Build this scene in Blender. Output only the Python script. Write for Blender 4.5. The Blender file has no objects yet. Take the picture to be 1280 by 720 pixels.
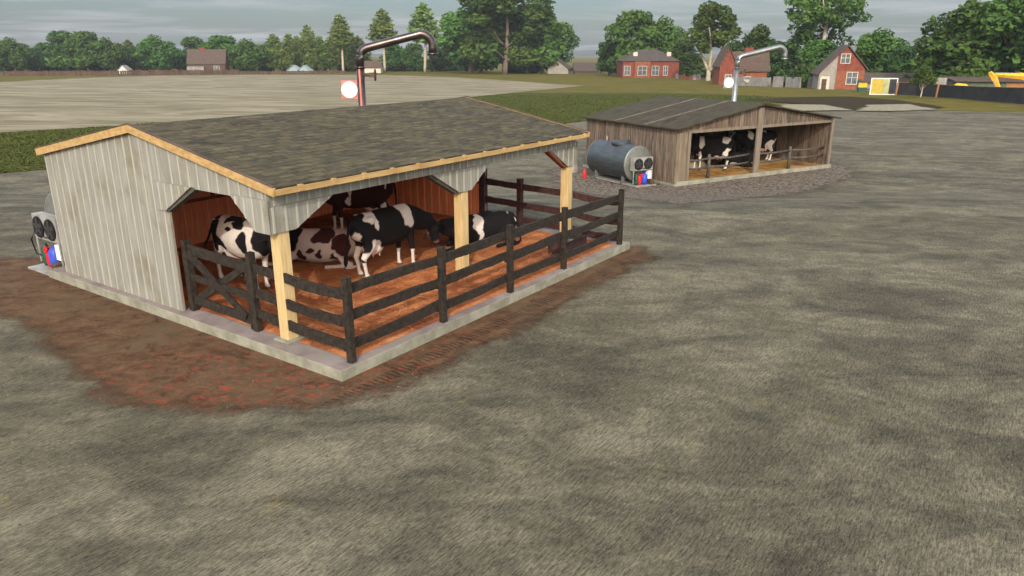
import bpy, bmesh, math, random
from mathutils import Vector, Matrix, noise
R = math.radians
scene = bpy.context.scene
col = scene.collection
random.seed(7)

# ------------------------------------------------------------------ camera numbers
FPX, PITCH, CH = 928.3, 0.3126, 4.4
CAM = Vector((0, 0, CH))
_F = Vector((0, math.cos(PITCH), -math.sin(PITCH)))
_U = Vector((0, math.sin(PITCH), math.cos(PITCH)))

# ------------------------------------------------------------------ terrain profile
def _sm(t):
    t = max(0, min(1, t)); return t*t*(3-2*t)
PROF = [(38, -.97), (93, -1.95), (190, -4.2), (400, -7), (2600, -22)]
def zraw(y):
    if y <= 20: return 0.0
    if y <= 30: return -.97*_sm((y-20)/10)
    if y <= 38: return -.97
    for (a, za), (b, zb) in zip(PROF, PROF[1:]):
        if y <= b: return za+(zb-za)*(y-a)/(b-a)
    return PROF[-1][1]
KNOT = [-40, -10, 0, 8, 12, 16, 18, 20] + [20.5+.5*i for i in range(20)] + [32, 38, 45, 55, 70, 93, 120, 150, 190, 240, 300, 400, 700, 1200, 2600]
KZ = [zraw(y) for y in KNOT]
def zf(y):
    if y <= KNOT[0]: return KZ[0]
    for i in range(len(KNOT)-1):
        if y <= KNOT[i+1]:
            return KZ[i]+(KZ[i+1]-KZ[i])*(y-KNOT[i])/(KNOT[i+1]-KNOT[i])
    return KZ[-1]
def ray(px, py):
    return Vector(((px-640)/FPX, 0, 0)) + _U*((360-py)/FPX) + _F
def hit(px, py):
    d = ray(px, py); t = 1.0
    while t < 4000:
        p = CAM+d*t
        if p.z <= zf(p.y):
            lo, hi = t/1.01-.1, t
            for _ in range(40):
                m = (lo+hi)/2; q = CAM+d*m
                if q.z <= zf(q.y): hi = m
                else: lo = m
            return CAM+d*hi
        t = t*1.01+.05
    return CAM+d*t
def hpx(P, npx):          # metres for npx horizontal pixels at P
    return npx*((P-CAM).dot(_F))/FPX
def vpx(P, py0, py1):     # metres of height at P's ground distance between two picture rows
    D = P.y
    f = lambda py: D*(math.tan(math.atan((360-py)/FPX)-PITCH))
    return f(py1)-f(py0)

# ------------------------------------------------------------------ mesh builder
class MB:
    def __init__(s): s.V=[]; s.F=[]; s.M=[]; s.C=[]; s.S=[]
    def add(s, vs, fs, m=0, c=(1,1,1), smooth=False):
        o = len(s.V); s.V += [tuple(v) for v in vs]
        for f in fs:
            s.F.append([o+i for i in f]); s.M.append(m); s.C.append(c); s.S.append(smooth)
    def box(s, lo, hi, m=0, c=(1,1,1), rot=None, at=None):
        vs = [Vector((x,y,z)) for x in (lo[0],hi[0]) for y in (lo[1],hi[1]) for z in (lo[2],hi[2])]
        if rot is not None: vs = [rot@v for v in vs]
        if at is not None: vs = [v+Vector(at) for v in vs]
        s.add(vs, [(0,1,3,2),(4,6,7,5),(0,4,5,1),(2,3,7,6),(0,2,6,4),(1,5,7,3)], m, c)
    def beam(s, p0, p1, w, h, up=(0,0,1), m=0, c=(1,1,1), seg=1, jit=0, sag=0):
        p0=Vector(p0); p1=Vector(p1); t=(p1-p0).normalized()
        u=Vector(up); sd=t.cross(u).normalized(); u=sd.cross(t).normalized()
        vs=[]
        for i in range(seg+1):
            k=i/seg; p=p0.lerp(p1,k)-u*sag*4*k*(1-k)
            for a,b in ((-1,-1),(1,-1),(1,1),(-1,1)):
                vs.append(p+sd*(a*w/2+random.uniform(-jit,jit)*.5)+u*(b*h/2+random.uniform(-jit,jit)))
        fs=[(3,2,1,0),(4*seg,4*seg+1,4*seg+2,4*seg+3)]
        for i in range(seg):
            for j in range(4):
                fs.append((4*i+j,4*i+(j+1)%4,4*i+4+(j+1)%4,4*i+4+j))
        s.add(vs,fs,m,c)
    def loft(s, rings, m=0, c=(1,1,1), n=12, smooth=True, cap=True, upv=(0,0,1)):
        # rings: (point, r_side, r_up)
        P=[Vector(r[0]) for r in rings]; vs=[]
        for i,r in enumerate(rings):
            t=(P[min(i+1,len(P)-1)]-P[max(i-1,0)]).normalized()
            u=Vector(upv)
            if abs(t.dot(u))>.97: u=Vector((1,0,0)) if abs(t.x)<.9 else Vector((0,1,0))
            sd=t.cross(u).normalized(); u=sd.cross(t).normalized()
            for k in range(n):
                a=2*math.pi*k/n
                vs.append(P[i]+sd*r[1]*math.cos(a)+u*r[2]*math.sin(a))
        fs=[]
        for i in range(len(rings)-1):
            for k in range(n):
                fs.append((i*n+k,i*n+(k+1)%n,(i+1)*n+(k+1)%n,(i+1)*n+k))
        s.add(vs,fs,m,c,smooth)
        if cap:
            o=len(s.V)-len(vs)
            s.F.append([o+k for k in range(n)][::-1]); s.M.append(m); s.C.append(c); s.S.append(False)
            s.F.append([o+(len(rings)-1)*n+k for k in range(n)]); s.M.append(m); s.C.append(c); s.S.append(False)
    def tube(s, pts, r, m=0, c=(1,1,1), n=12, smooth=True, cap=True):
        if not isinstance(r,(list,tuple)): r=[r]*len(pts)
        s.loft([(p,q,q) for p,q in zip(pts,r)],m,c,n,smooth,cap)
    def prism(s, poly, ext, m=0, c=(1,1,1)):
        n=len(poly); e=Vector(ext); vs=[Vector(p) for p in poly]+[Vector(p)+e for p in poly]
        s.add(vs,[tuple(range(n))[::-1],tuple(range(n,2*n))]+[(i,(i+1)%n,n+(i+1)%n,n+i) for i in range(n)],m,c)
    def ell(s, ctr, rad, m=0, c=(1,1,1), n=12, k=8):
        ctr=Vector(ctr); vs=[]; fs=[]
        for i in range(1,k):
            a=math.pi*i/k
            for j in range(n):
                b=2*math.pi*j/n
                vs.append(ctr+Vector((rad[0]*math.sin(a)*math.cos(b),rad[1]*math.sin(a)*math.sin(b),rad[2]*math.cos(a))))
        vs+= [ctr+Vector((0,0,rad[2])),ctr-Vector((0,0,rad[2]))]
        for i in range(k-2):
            for j in range(n): fs.append((i*n+j,(i+1)*n+j,(i+1)*n+(j+1)%n,i*n+(j+1)%n))
        T=len(vs)-2
        for j in range(n):
            fs.append((T,j,(j+1)%n)); fs.append((T+1,(k-2)*n+(j+1)%n,(k-2)*n+j))
        s.add(vs,fs,m,c,True)
    def mesh(s, name, mats):
        me=bpy.data.meshes.new(name); me.from_pydata(s.V,[],s.F)
        for m in (mats if isinstance(mats,(list,tuple)) else [mats]): me.materials.append(m)
        me.polygons.foreach_set('material_index',s.M); me.polygons.foreach_set('use_smooth',s.S)
        ca=me.color_attributes.new('tint','FLOAT_COLOR','CORNER')
        buf=[]
        for f,c in zip(s.F,s.C):
            for _ in f: buf+= [c[0],c[1],c[2],1.0]
        ca.data.foreach_set('color',buf); me.update()
        return me
    def build(s, name, mats, parent=None, bevel=0, fixn=False):
        me=s.mesh(name,mats)
        if fixn:
            bm=bmesh.new(); bm.from_mesh(me); bmesh.ops.recalc_face_normals(bm,faces=bm.faces); bm.to_mesh(me); bm.free()
        o=bpy.data.objects.new(name,me); col.objects.link(o)
        if parent: o.parent=parent
        if bevel:
            b=o.modifiers.new('edge','BEVEL'); b.width=bevel; b.segments=2; b.limit_method='ANGLE'
        return o
def tag(o,label=None,cat=None,group=None,kind=None):
    for k,v in (('label',label),('category',cat),('group',group),('kind',kind)):
        if v: o[k]=v
    return o
def empty(name,loc,rz=0,label=None,cat=None,group=None):
    o=bpy.data.objects.new(name,None); col.objects.link(o); o.empty_display_size=.3
    o.location=loc; o.rotation_euler=(0,0,rz)
    return tag(o,label,cat,group)
def copy_tree(o,parent=None):
    c=o.copy(); col.objects.link(c); c.parent=parent
    for ch in list(o.children): copy_tree(ch,c)
    return c

# ------------------------------------------------------------------ materials
def new_mat(name):
    m=bpy.data.materials.new(name); m.use_nodes=True; nt=m.node_tree
    return m,nt,nt.nodes['Principled BSDF']
def nd(nt,t,**k):
    n=nt.nodes.new(t)
    for a,b in k.items(): setattr(n,a,b)
    return n
def mixc(nt,fac,a,b,mode='MIX'):
    n=nd(nt,'ShaderNodeMix',data_type='RGBA',blend_type=mode)
    def put(sock,v):
        if hasattr(v,'links') or isinstance(v,bpy.types.NodeSocket): nt.links.new(v,sock)
        elif isinstance(v,(int,float)): sock.default_value=v
        else: sock.default_value=(v[0],v[1],v[2],1)
    put(n.inputs[0],fac); put(n.inputs[6],a); put(n.inputs[7],b)
    return n.outputs[2]
def ramp(nt,v,lo,hi):
    n=nd(nt,'ShaderNodeMapRange'); n.inputs[1].default_value=lo; n.inputs[2].default_value=hi; n.interpolation_type='SMOOTHSTEP'
    nt.links.new(v,n.inputs[0]); return n.outputs[0]
def mapped(nt,scale=(1,1,1),rz=0,src='Object'):
    t=nd(nt,'ShaderNodeTexCoord'); m1=nd(nt,'ShaderNodeMapping'); m2=nd(nt,'ShaderNodeMapping')
    m1.inputs['Rotation'].default_value=(0,0,rz); m2.inputs['Scale'].default_value=scale
    nt.links.new(t.outputs[src],m1.inputs['Vector']); nt.links.new(m1.outputs[0],m2.inputs['Vector'])
    return m2.outputs[0]
def noi(nt,vec,scale,detail=6,rough=.6,dist=0):
    n=nd(nt,'ShaderNodeTexNoise'); n.inputs['Scale'].default_value=scale; n.inputs['Detail'].default_value=detail
    n.inputs['Roughness'].default_value=rough; n.inputs['Distortion'].default_value=dist
    nt.links.new(vec,n.inputs['Vector']); return n.outputs['Fac']
def bumpn(nt,bsdf,h,strength,dist=.02):
    b=nd(nt,'ShaderNodeBump'); b.inputs['Strength'].default_value=strength; b.inputs['Distance'].default_value=dist
    nt.links.new(h,b.inputs['Height']); nt.links.new(b.outputs[0],bsdf.inputs['Normal'])
def tint(nt):
    a=nd(nt,'ShaderNodeAttribute'); a.attribute_name='tint'; return a.outputs['Color']
def mat(name,c1,c2,scale=6,stretch=(1,1,1),rough=.85,metal=0,bump=.25,spec=.25,c3=None,s3=1.5,t3=(.52,.68),detail=7,use_tint=True,rz=0,lo=.32,hi=.68,bdist=.02,rough2=None):
    m,nt,b=new_mat(name)
    v=mapped(nt,stretch,rz); n=noi(nt,v,scale,detail,.65)
    c=mixc(nt,ramp(nt,n,lo,hi),c1,c2)
    if c3:
        n3=noi(nt,mapped(nt,(1,1,1)),s3,5,.6)
        c=mixc(nt,ramp(nt,n3,*t3),c,c3)
    if use_tint: c=mixc(nt,1.0,c,tint(nt),'MULTIPLY')
    nt.links.new(c,b.inputs['Base Color']); b.inputs['Roughness'].default_value=rough; b.inputs['Metallic'].default_value=metal
    b.inputs['Specular IOR Level'].default_value=spec
    if rough2: 
        mr=nd(nt,'ShaderNodeMapRange'); mr.inputs[3].default_value=rough; mr.inputs[4].default_value=rough2
        nt.links.new(n,mr.inputs[0]); nt.links.new(mr.outputs[0],b.inputs['Roughness'])
    if bump: bumpn(nt,b,n,bump,bdist)
    return m

YAW=.9555
def fuzzy(m,thr=.0,noise_scale=1.2,amp=.9,hard=.35):
    # soft, broken edge of a ground sheet: alpha from the edge weight + noise
    nt=m.node_tree; b=nt.nodes['Principled BSDF']
    a=nd(nt,'ShaderNodeAttribute'); a.attribute_name='edge'
    n=noi(nt,mapped(nt),noise_scale,8,.7)
    s=nd(nt,'ShaderNodeMath',operation='SUBTRACT'); nt.links.new(n,s.inputs[0]); s.inputs[1].default_value=.5
    k=nd(nt,'ShaderNodeMath',operation='MULTIPLY_ADD'); nt.links.new(s.outputs[0],k.inputs[0]); k.inputs[1].default_value=amp*2; nt.links.new(a.outputs['Fac'],k.inputs[2])
    f=ramp(nt,k.outputs[0],thr-hard,thr+hard)
    nt.links.new(f,b.inputs['Alpha'])
    return m

def ground_mat():
    m,nt,b=new_mat('worn_lot')
    streak=noi(nt,mapped(nt,(.30,2.0,1),-YAW),22,6,.78,.4)
    streak2=noi(nt,mapped(nt,(.35,1.5,1),-YAW+.12),52,4,.75)
    mott=noi(nt,mapped(nt,(.8,1.15,1),-.2),1.5,7,.72,.5)
    patch=noi(nt,mapped(nt,(.65,1.25,1),.1),.45,7,.70,.8)
    big=noi(nt,mapped(nt),.12,3,.5)
    grit=noi(nt,mapped(nt,(.6,1,1),-YAW),70,3,.7)
    s0=nd(nt,'ShaderNodeMath',operation='MULTIPLY_ADD'); nt.links.new(streak2,s0.inputs[0]); s0.inputs[1].default_value=.7; nt.links.new(streak,s0.inputs[2])
    c=mixc(nt,ramp(nt,s0.outputs[0],.62,1.08),(.046,.042,.032),(.216,.199,.149))
    dk=mixc(nt,1,c,(.50,.50,.48),'MULTIPLY'); lt=mixc(nt,1,c,(1.24,1.22,1.16),'MULTIPLY')
    c=mixc(nt,ramp(nt,patch,.30,.70),dk,lt)
    c=mixc(nt,ramp(nt,mott,.32,.68),mixc(nt,1,c,(.68,.67,.65),'MULTIPLY'),mixc(nt,1,c,(1.22,1.2,1.12),'MULTIPLY'))
    c=mixc(nt,ramp(nt,big,.4,.62),c,mixc(nt,1,c,(.90,.90,.87),'MULTIPLY'))
    g=noi(nt,mapped(nt,(.7,1.3,1),.4),1.3,5,.75)
    c=mixc(nt,ramp(nt,g,.60,.72),c,mixc(nt,1,c,(1.32,1.26,.86),'MULTIPLY'))
    c=mixc(nt,ramp(nt,g,.40,.28),c,mixc(nt,1,c,(.86,.90,.90),'MULTIPLY'))
    c=mixc(nt,ramp(nt,grit,.60,.72),c,mixc(nt,.75,c,(.34,.32,.26)))
    c=mixc(nt,ramp(nt,grit,.40,.28),c,mixc(nt,.75,c,(.022,.02,.017)))
    nt.links.new(c,b.inputs['Base Color']); b.inputs['Roughness'].default_value=.92; b.inputs['Specular IOR Level'].default_value=.12
    q=nd(nt,'ShaderNodeMath',operation='MULTIPLY_ADD'); nt.links.new(grit,q.inputs[0]); q.inputs[1].default_value=.6; nt.links.new(s0.outputs[0],q.inputs[2])
    bumpn(nt,b,q.outputs[0],.55,.015)
    return m
M={}
M['ground']=ground_mat()
def field_mat():
    m,nt,b=new_mat('dry_field')
    w=noi(nt,mapped(nt,(.35,1,1),.12),.22,5,.62,1.2)
    f=noi(nt,mapped(nt,(.4,1,1)),3,8,.7)
    c=mixc(nt,ramp(nt,w,.35,.66),(.155,.130,.077),(.285,.25,.162))
    c=mixc(nt,ramp(nt,f,.3,.7),mixc(nt,1,c,(.84,.84,.84),'MULTIPLY'),c)
    nt.links.new(c,b.inputs['Base Color']); b.inputs['Roughness'].default_value=.95; b.inputs['Specular IOR Level'].default_value=.1
    bumpn(nt,b,w,.4,.25)
    return m
M['field']=field_mat()
M['meadow']=mat('meadow_grass',(.075,.066,.013),(.135,.11,.022),scale=.8,stretch=(.5,1,1),bump=.5,bdist=.1,spec=.05,rough=1,c3=(.07,.075,.014),s3=.07,use_tint=False)
M['verge']=mat('verge_soil',(.034,.042,.008),(.070,.076,.014),scale=2.5,bump=.6,bdist=.1,spec=.05,rough=1,use_tint=False)
def dirt_mat():
    m,nt,b=new_mat('red_brown_dirt')
    n=noi(nt,mapped(nt,(.8,1.1,1)),3.4,12,.82,.6); n2=noi(nt,mapped(nt),.75,5,.6); n3=noi(nt,mapped(nt,(1,1.6,1)),5.5,7,.75,.8)
    c=mixc(nt,ramp(nt,n,.28,.72),(.042,.022,.012),(.160,.094,.050))
    c=mixc(nt,ramp(nt,n2,.45,.70),c,mixc(nt,.55,c,(.115,.085,.05)))
    c=mixc(nt,ramp(nt,noi(nt,mapped(nt),1.7,6,.7,1.0),.54,.70),c,mixc(nt,1,c,(.5,.46,.44),'MULTIPLY'))
    # red litter near the pad corner (placed in world space around the slab's front corner)
    t=nd(nt,'ShaderNodeTexCoord'); d=nd(nt,'ShaderNodeVectorMath',operation='DISTANCE'); nt.links.new(t.outputs['Object'],d.inputs[0]); d.inputs[1].default_value=(-2.75,9.15,0)
    near=ramp(nt,d.outputs['Value'],1.5,.2); near2=ramp(nt,d.outputs['Value'],4.5,.6)
    spot=ramp(nt,n3,.53,.64)
    mu=nd(nt,'ShaderNodeMath',operation='MULTIPLY'); nt.links.new(spot,mu.inputs[0]); nt.links.new(near2,mu.inputs[1])
    c=mixc(nt,mu.outputs[0],c,(.30,.05,.03))
    # tyre tread strip along the slab's front face
    e=nd(nt,'ShaderNodeMapping'); e.vector_type='POINT'; e.inputs['Rotation'].default_value=(0,0,-YAW)
    nt.links.new(t.outputs['Object'],e.inputs['Vector'])
    sx=nd(nt,'ShaderNodeSeparateXYZ'); nt.links.new(e.outputs[0],sx.inputs[0])
    O=Vector((-2.35,9.38,0)); b0=-O.x*math.sin(YAW)+O.y*math.cos(YAW)
    wv=nd(nt,'ShaderNodeTexWave'); wv.inputs['Scale'].default_value=3.4; wv.inputs['Distortion'].default_value=5.0; wv.inputs['Detail'].default_value=2
    nt.links.new(e.outputs[0],wv.inputs['Vector'])
    def band(c0,hw):
        s=nd(nt,'ShaderNodeMath',operation='SUBTRACT'); nt.links.new(sx.outputs['Y'],s.inputs[0]); s.inputs[1].default_value=b0+c0
        a=nd(nt,'ShaderNodeMath',operation='ABSOLUTE'); nt.links.new(s.outputs[0],a.inputs[0])
        return ramp(nt,a.outputs[0],hw,hw*.55)
    bd=nd(nt,'ShaderNodeMath',operation='MAXIMUM'); nt.links.new(band(-.40,.15),bd.inputs[0]); nt.links.new(band(-.80,.15),bd.inputs[1])
    tr=nd(nt,'ShaderNodeMath',operation='MULTIPLY'); nt.links.new(ramp(nt,wv.outputs['Fac'],.45,.8),tr.inputs[0]); nt.links.new(bd.outputs[0],tr.inputs[1])
    c=mixc(nt,tr.outputs[0],c,mixc(nt,1,c,(.6,.6,.6),'MULTIPLY'))
    nt.links.new(c,b.inputs['Base Color']); b.inputs['Roughness'].default_value=.95; b.inputs['Specular IOR Level'].default_value=.12
    h=nd(nt,'ShaderNodeMath',operation='SUBTRACT'); nt.links.new(n,h.inputs[0]); nt.links.new(tr.outputs[0],h.inputs[1])
    bumpn(nt,b,h.outputs[0],.7,.035)
    return fuzzy(m,noise_scale=1.1,amp=1.3,hard=.5)
M['dirt']=dirt_mat()
M['gravel']=fuzzy(mat('brown_gravel',(.045,.036,.027),(.21,.175,.135),scale=9,bump=.9,bdist=.05,rough=.95,spec=.12,use_tint=False,lo=.36,hi=.64,detail=4),noise_scale=1.1,amp=1.5,hard=.5)
M['soil']=fuzzy(mat('dark_soil',(.022,.016,.008),(.05,.036,.018),scale=3,bump=.8,bdist=.06,rough=1,spec=.05,use_tint=False),noise_scale=.5,amp=.8,hard=.4)
M['pale']=fuzzy(mat('pale_gravel',(.17,.155,.105),(.30,.275,.195),scale=3,bump=.6,bdist=.06,rough=1,spec=.05,use_tint=False),noise_scale=.6,amp=.9,hard=.4)
M['road']=mat('track_asphalt',(.10,.085,.07),(.16,.14,.12),scale=2,bump=.2,use_tint=False)
M['concrete']=mat('slab_concrete',(.16,.128,.115),(.265,.222,.20),scale=2.2,bump=.25,bdist=.01,rough=.9,c3=(.21,.19,.155),s3=1.1,t3=(.5,.66),detail=10)
M['concrete_edge']=mat('slab_edge',(.165,.163,.12),(.28,.275,.212),scale=2.8,bump=.3,bdist=.01,rough=.9,detail=9)
M['siding']=mat('grey_siding',(.195,.19,.16),(.27,.266,.226),scale=3,stretch=(6,6,.45),bump=.12,bdist=.006,rough=.7,spec=.25,c3=(.175,.16,.112),s3=1.3,t3=(.48,.7))
M['batten']=mat('pale_batten',(.285,.28,.236),(.375,.37,.318),scale=4,stretch=(6,6,.4),bump=.12,bdist=.005,rough=.7)
M['pine']=mat('fresh_pine',(.42,.295,.125),(.56,.425,.215),scale=5,stretch=(7,7,.5),bump=.1,bdist=.004,rough=.65,lo=.3,hi=.7)
M['pine_x']=mat('fresh_pine_board',(.32,.20,.075),(.45,.305,.13),scale=2.2,stretch=(1,3,6),bump=.1,bdist=.004,rough=.65)
M['red_wood']=mat('red_stained_wood',(.68,.19,.085),(.82,.30,.135),scale=4,stretch=(5,5,.5),bump=.12,bdist=.005,rough=.75)
M['red_batten']=mat('pale_red_batten',(.70,.30,.13),(.82,.42,.20),scale=4,stretch=(5,5,.5),bump=.1,bdist=.005,rough=.75)
M['red_upper']=mat('orange_stained_board',(.72,.25,.12),(.82,.36,.19),scale=3,stretch=(1,1,1.5),bump=.1,bdist=.005,rough=.75)
M['red_trim']=mat('dark_red_trim',(.16,.045,.025),(.24,.07,.04),scale=5,bump=.1)
M['slate_trim']=mat('dark_brace',(.05,.052,.045),(.09,.09,.075),scale=6,stretch=(2,2,2),bump=.2)
M['straw']=mat('orange_bedding',(.34,.105,.042),(.54,.23,.088),scale=2.6,stretch=(1,1,1),bump=.9,bdist=.05,rough=1,spec=.05,c3=(.20,.066,.032),s3=.8,t3=(.46,.64),detail=11,use_tint=False)
M['straw2']=mat('shed_bedding',(.23,.12,.035),(.42,.25,.09),scale=2.2,bump=.8,bdist=.05,rough=1,spec=.05,c3=(.10,.085,.07),s3=.6,t3=(.52,.66),use_tint=False)
M['fence']=mat('dark_fence_wood',(.008,.006,.004),(.034,.026,.018),scale=7,stretch=(2,2,2),bump=.4,bdist=.008,rough=.8,spec=.3)
M['fence_red']=mat('maroon_fence_wood',(.026,.011,.010),(.062,.028,.024),scale=7,stretch=(2,2,2),bump=.4,bdist=.008,rough=.8)
M['plank']=mat('weathered_plank',(.060,.045,.033),(.205,.158,.12),scale=3,stretch=(7,7,.5),bump=.35,bdist=.01,rough=.9)
M['plank_post']=mat('weathered_post',(.125,.10,.074),(.215,.178,.135),scale=3,stretch=(7,7,.5),bump=.3,bdist=.01,rough=.9)
M['log']=mat('grey_rail',(.045,.039,.033),(.105,.092,.08),scale=6,stretch=(1,1,1),bump=.4,bdist=.01,rough=.85)
def shingle_mat(name,c1,c2,c3,bw,bh,moss,run='X'):
    m,nt,b=new_mat(name)
    br=nd(nt,'ShaderNodeTexBrick'); br.offset=.5; br.inputs['Scale'].default_value=1; br.inputs['Brick Width'].default_value=bw; br.inputs['Row Height'].default_value=bh
    br.inputs['Mortar Size'].default_value=.012; br.inputs['Mortar Smooth'].default_value=.4; br.inputs['Bias'].default_value=0
    br.inputs['Color1'].default_value=(0,0,0,1); br.inputs['Color2'].default_value=(1,1,1,1); br.inputs['Mortar'].default_value=(.5,.5,.5,1)
    v=mapped(nt); nt.links.new(v,br.inputs['Vector'])
    n=noi(nt,mapped(nt,(1.0,3.6,1)),3.6,9,.78); n2=noi(nt,mapped(nt,(.8,2.2,1)),1.4,5,.7)
    c=mixc(nt,ramp(nt,n,.25,.75),c1,c2)
    bc=nd(nt,'ShaderNodeRGBToBW'); nt.links.new(br.outputs['Color'],bc.inputs[0])
    c=mixc(nt,ramp(nt,bc.outputs[0],.0,1.0),mixc(nt,1,c,(.74,.75,.77),'MULTIPLY'),mixc(nt,1,c,(1.28,1.24,1.12),'MULTIPLY'))
    c=mixc(nt,ramp(nt,n2,.55,.7),c,mixc(nt,1,c,c3,'MULTIPLY'))
    n4=noi(nt,mapped(nt,(1,1.5,1)),3.1,3,.5)
    c=mixc(nt,ramp(nt,n4,.70,.78),c,moss)
    c=mixc(nt,br.outputs['Fac'],c,mixc(nt,1,c,(.66,.66,.66),'MULTIPLY'))
    nt.links.new(c,b.inputs['Base Color']); b.inputs['Roughness'].default_value=.9; b.inputs['Specular IOR Level'].default_value=.2
    s=nd(nt,'ShaderNodeMath',operation='SUBTRACT'); nt.links.new(n,s.inputs[0]); nt.links.new(br.outputs['Fac'],s.inputs[1]); bumpn(nt,b,s.outputs[0],.6,.02)
    return m
M['shingle']=shingle_mat('roof_shingle',(.022,.019,.011),(.112,.096,.056),(.55,.55,.52),.30,.15,(.15,.135,.055))
M['barnroof2']=mat('mossy_roof_board',(.022,.0175,.010),(.066,.053,.032),scale=3,stretch=(.6,3,1),bump=.4,bdist=.02,rough=.95,c3=(.045,.045,.022),s3=.9)
M['seam']=mat('pale_roof_seam',(.10,.09,.06),(.16,.14,.10),scale=3)
M['steel']=mat('tank_steel',(.075,.085,.09),(.105,.12,.125),scale=2,stretch=(1,1,6),bump=.0,bdist=.003,rough=.42,metal=.7,rough2=.5,use_tint=True)
M['steel_dark']=mat('tank_end_steel',(.16,.17,.15),(.24,.25,.22),scale=3,bump=.08,rough=.5,metal=.6)
M['panel']=mat('pale_metal_panel',(.19,.185,.165),(.30,.29,.26),scale=4,bump=.05,rough=.5,spec=.4)
M['black']=mat('black_rubber',(.006,.006,.007),(.014,.014,.015),scale=8,bump=.1,rough=.6)
M['redp']=mat('red_paint',(.42,.012,.012),(.6,.02,.018),scale=4,bump=.05,rough=.45)
M['bluep']=mat('blue_paint',(.02,.05,.32),(.04,.08,.45),scale=4,bump=.05,rough=.45)
M['greenp']=mat('green_paint',(.01,.05,.035),(.015,.085,.055),scale=4,bump=.05,rough=.5)
M['brownp']=mat('brown_motor',(.05,.03,.022),(.10,.065,.05),scale=6,bump=.1,rough=.6)
M['pipe']=mat('dark_pipe',(.07,.056,.052),(.13,.108,.10),scale=3,stretch=(1,1,1),bump=.06,rough=.32,metal=.85)
M['pipe2']=mat('galvanised_pipe',(.20,.21,.20),(.32,.33,.32),scale=3,bump=.06,rough=.38,metal=.8)
M['stripe']=mat('salmon_stripe',(.50,.13,.10),(.62,.19,.15),scale=4,bump=.04,rough=.5)
M['white']=mat('white_enamel',(.74,.74,.70),(.84,.84,.80),scale=3,bump=.02,rough=.5)
M['pinkmark']=mat('pink_lettering',(.62,.25,.22),(.66,.3,.27),scale=3,bump=0,rough=.6)
M['redplate']=mat('faded_red_plate',(.36,.14,.11),(.46,.20,.16),scale=5,bump=.05,rough=.6)
M['greyplate']=mat('pale_plate',(.20,.195,.17),(.28,.27,.24),scale=5,bump=.05,rough=.6)
M['brick']=mat('red_brick_wall',(.13,.035,.023),(.215,.065,.04),scale=1.6,bump=.2,rough=.9)
M['brick2']=mat('orange_brick_wall',(.16,.053,.028),(.245,.09,.048),scale=1.6,bump=.2,rough=.9)
M['greywall']=mat('grey_render',(.17,.16,.15),(.27,.26,.24),scale=.9,bump=.2,rough=.9)
M['beige']=mat('beige_render',(.21,.195,.165),(.29,.27,.23),scale=.8,bump=.1,rough=.9)
M['timber']=mat('dark_timber_wall',(.055,.035,.025),(.11,.07,.05),scale=1.4,stretch=(1,1,4),bump=.2,rough=.9)
M['roofbrown']=mat('brown_tile_roof',(.055,.038,.03),(.11,.078,.06),scale=1.5,stretch=(1,1,3),bump=.3,rough=.9)
M['roofdark']=mat('dark_tile_roof',(.05,.04,.036),(.09,.072,.062),scale=1.5,stretch=(1,1,3),bump=.3,rough=.9)
M['cream']=mat('cream_paint',(.42,.39,.30),(.54,.50,.40),scale=2,bump=.05,rough=.7)
M['glass']=mat('window_glass',(.06,.07,.08),(.12,.135,.15),scale=1,bump=0,rough=.1,spec=.6)
M['tentblue']=mat('pale_blue_canvas',(.22,.28,.31),(.30,.36,.38),scale=1,bump=.1,rough=.8)
M['whitecan']=mat('white_board',(.60,.57,.52),(.70,.67,.62),scale=1,bump=.1,rough=.8)
M['yellow']=mat('yellow_paint',(.60,.31,.02),(.74,.41,.035),scale=2,bump=.05,rough=.5)
M['poster']=mat('yellow_poster',(.36,.27,.035),(.46,.35,.06),scale=2,bump=0,rough=.6,c3=(.55,.22,.12),s3=.9,t3=(.6,.68))
M['poster_olive']=mat('olive_poster',(.22,.24,.10),(.42,.42,.22),scale=1,bump=0,rough=.6)
M['poster_dark']=mat('dark_poster',(.01,.016,.02),(.03,.04,.04),scale=1,bump=0,rough=.5)
M['hoarding']=mat('dark_hoarding',(.022,.022,.022),(.042,.042,.040),scale=.6,bump=.1,rough=.8)
M['postorange']=mat('orange_brown_post',(.22,.10,.04),(.32,.16,.07),scale=3,bump=.2,rough=.85)
M['dark_water']=mat('trough_water',(.025,.033,.02),(.04,.05,.03),scale=2,bump=.05,rough=.15)
M['trough']=mat('maroon_trough_wood',(.03,.015,.014),(.06,.032,.028),scale=5,bump=.25,rough=.8)
M['hay']=mat('old_hay',(.13,.10,.06),(.27,.22,.14),scale=8,bump=.9,bdist=.04,rough=1,c3=(.09,.10,.03),s3=3)
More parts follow.
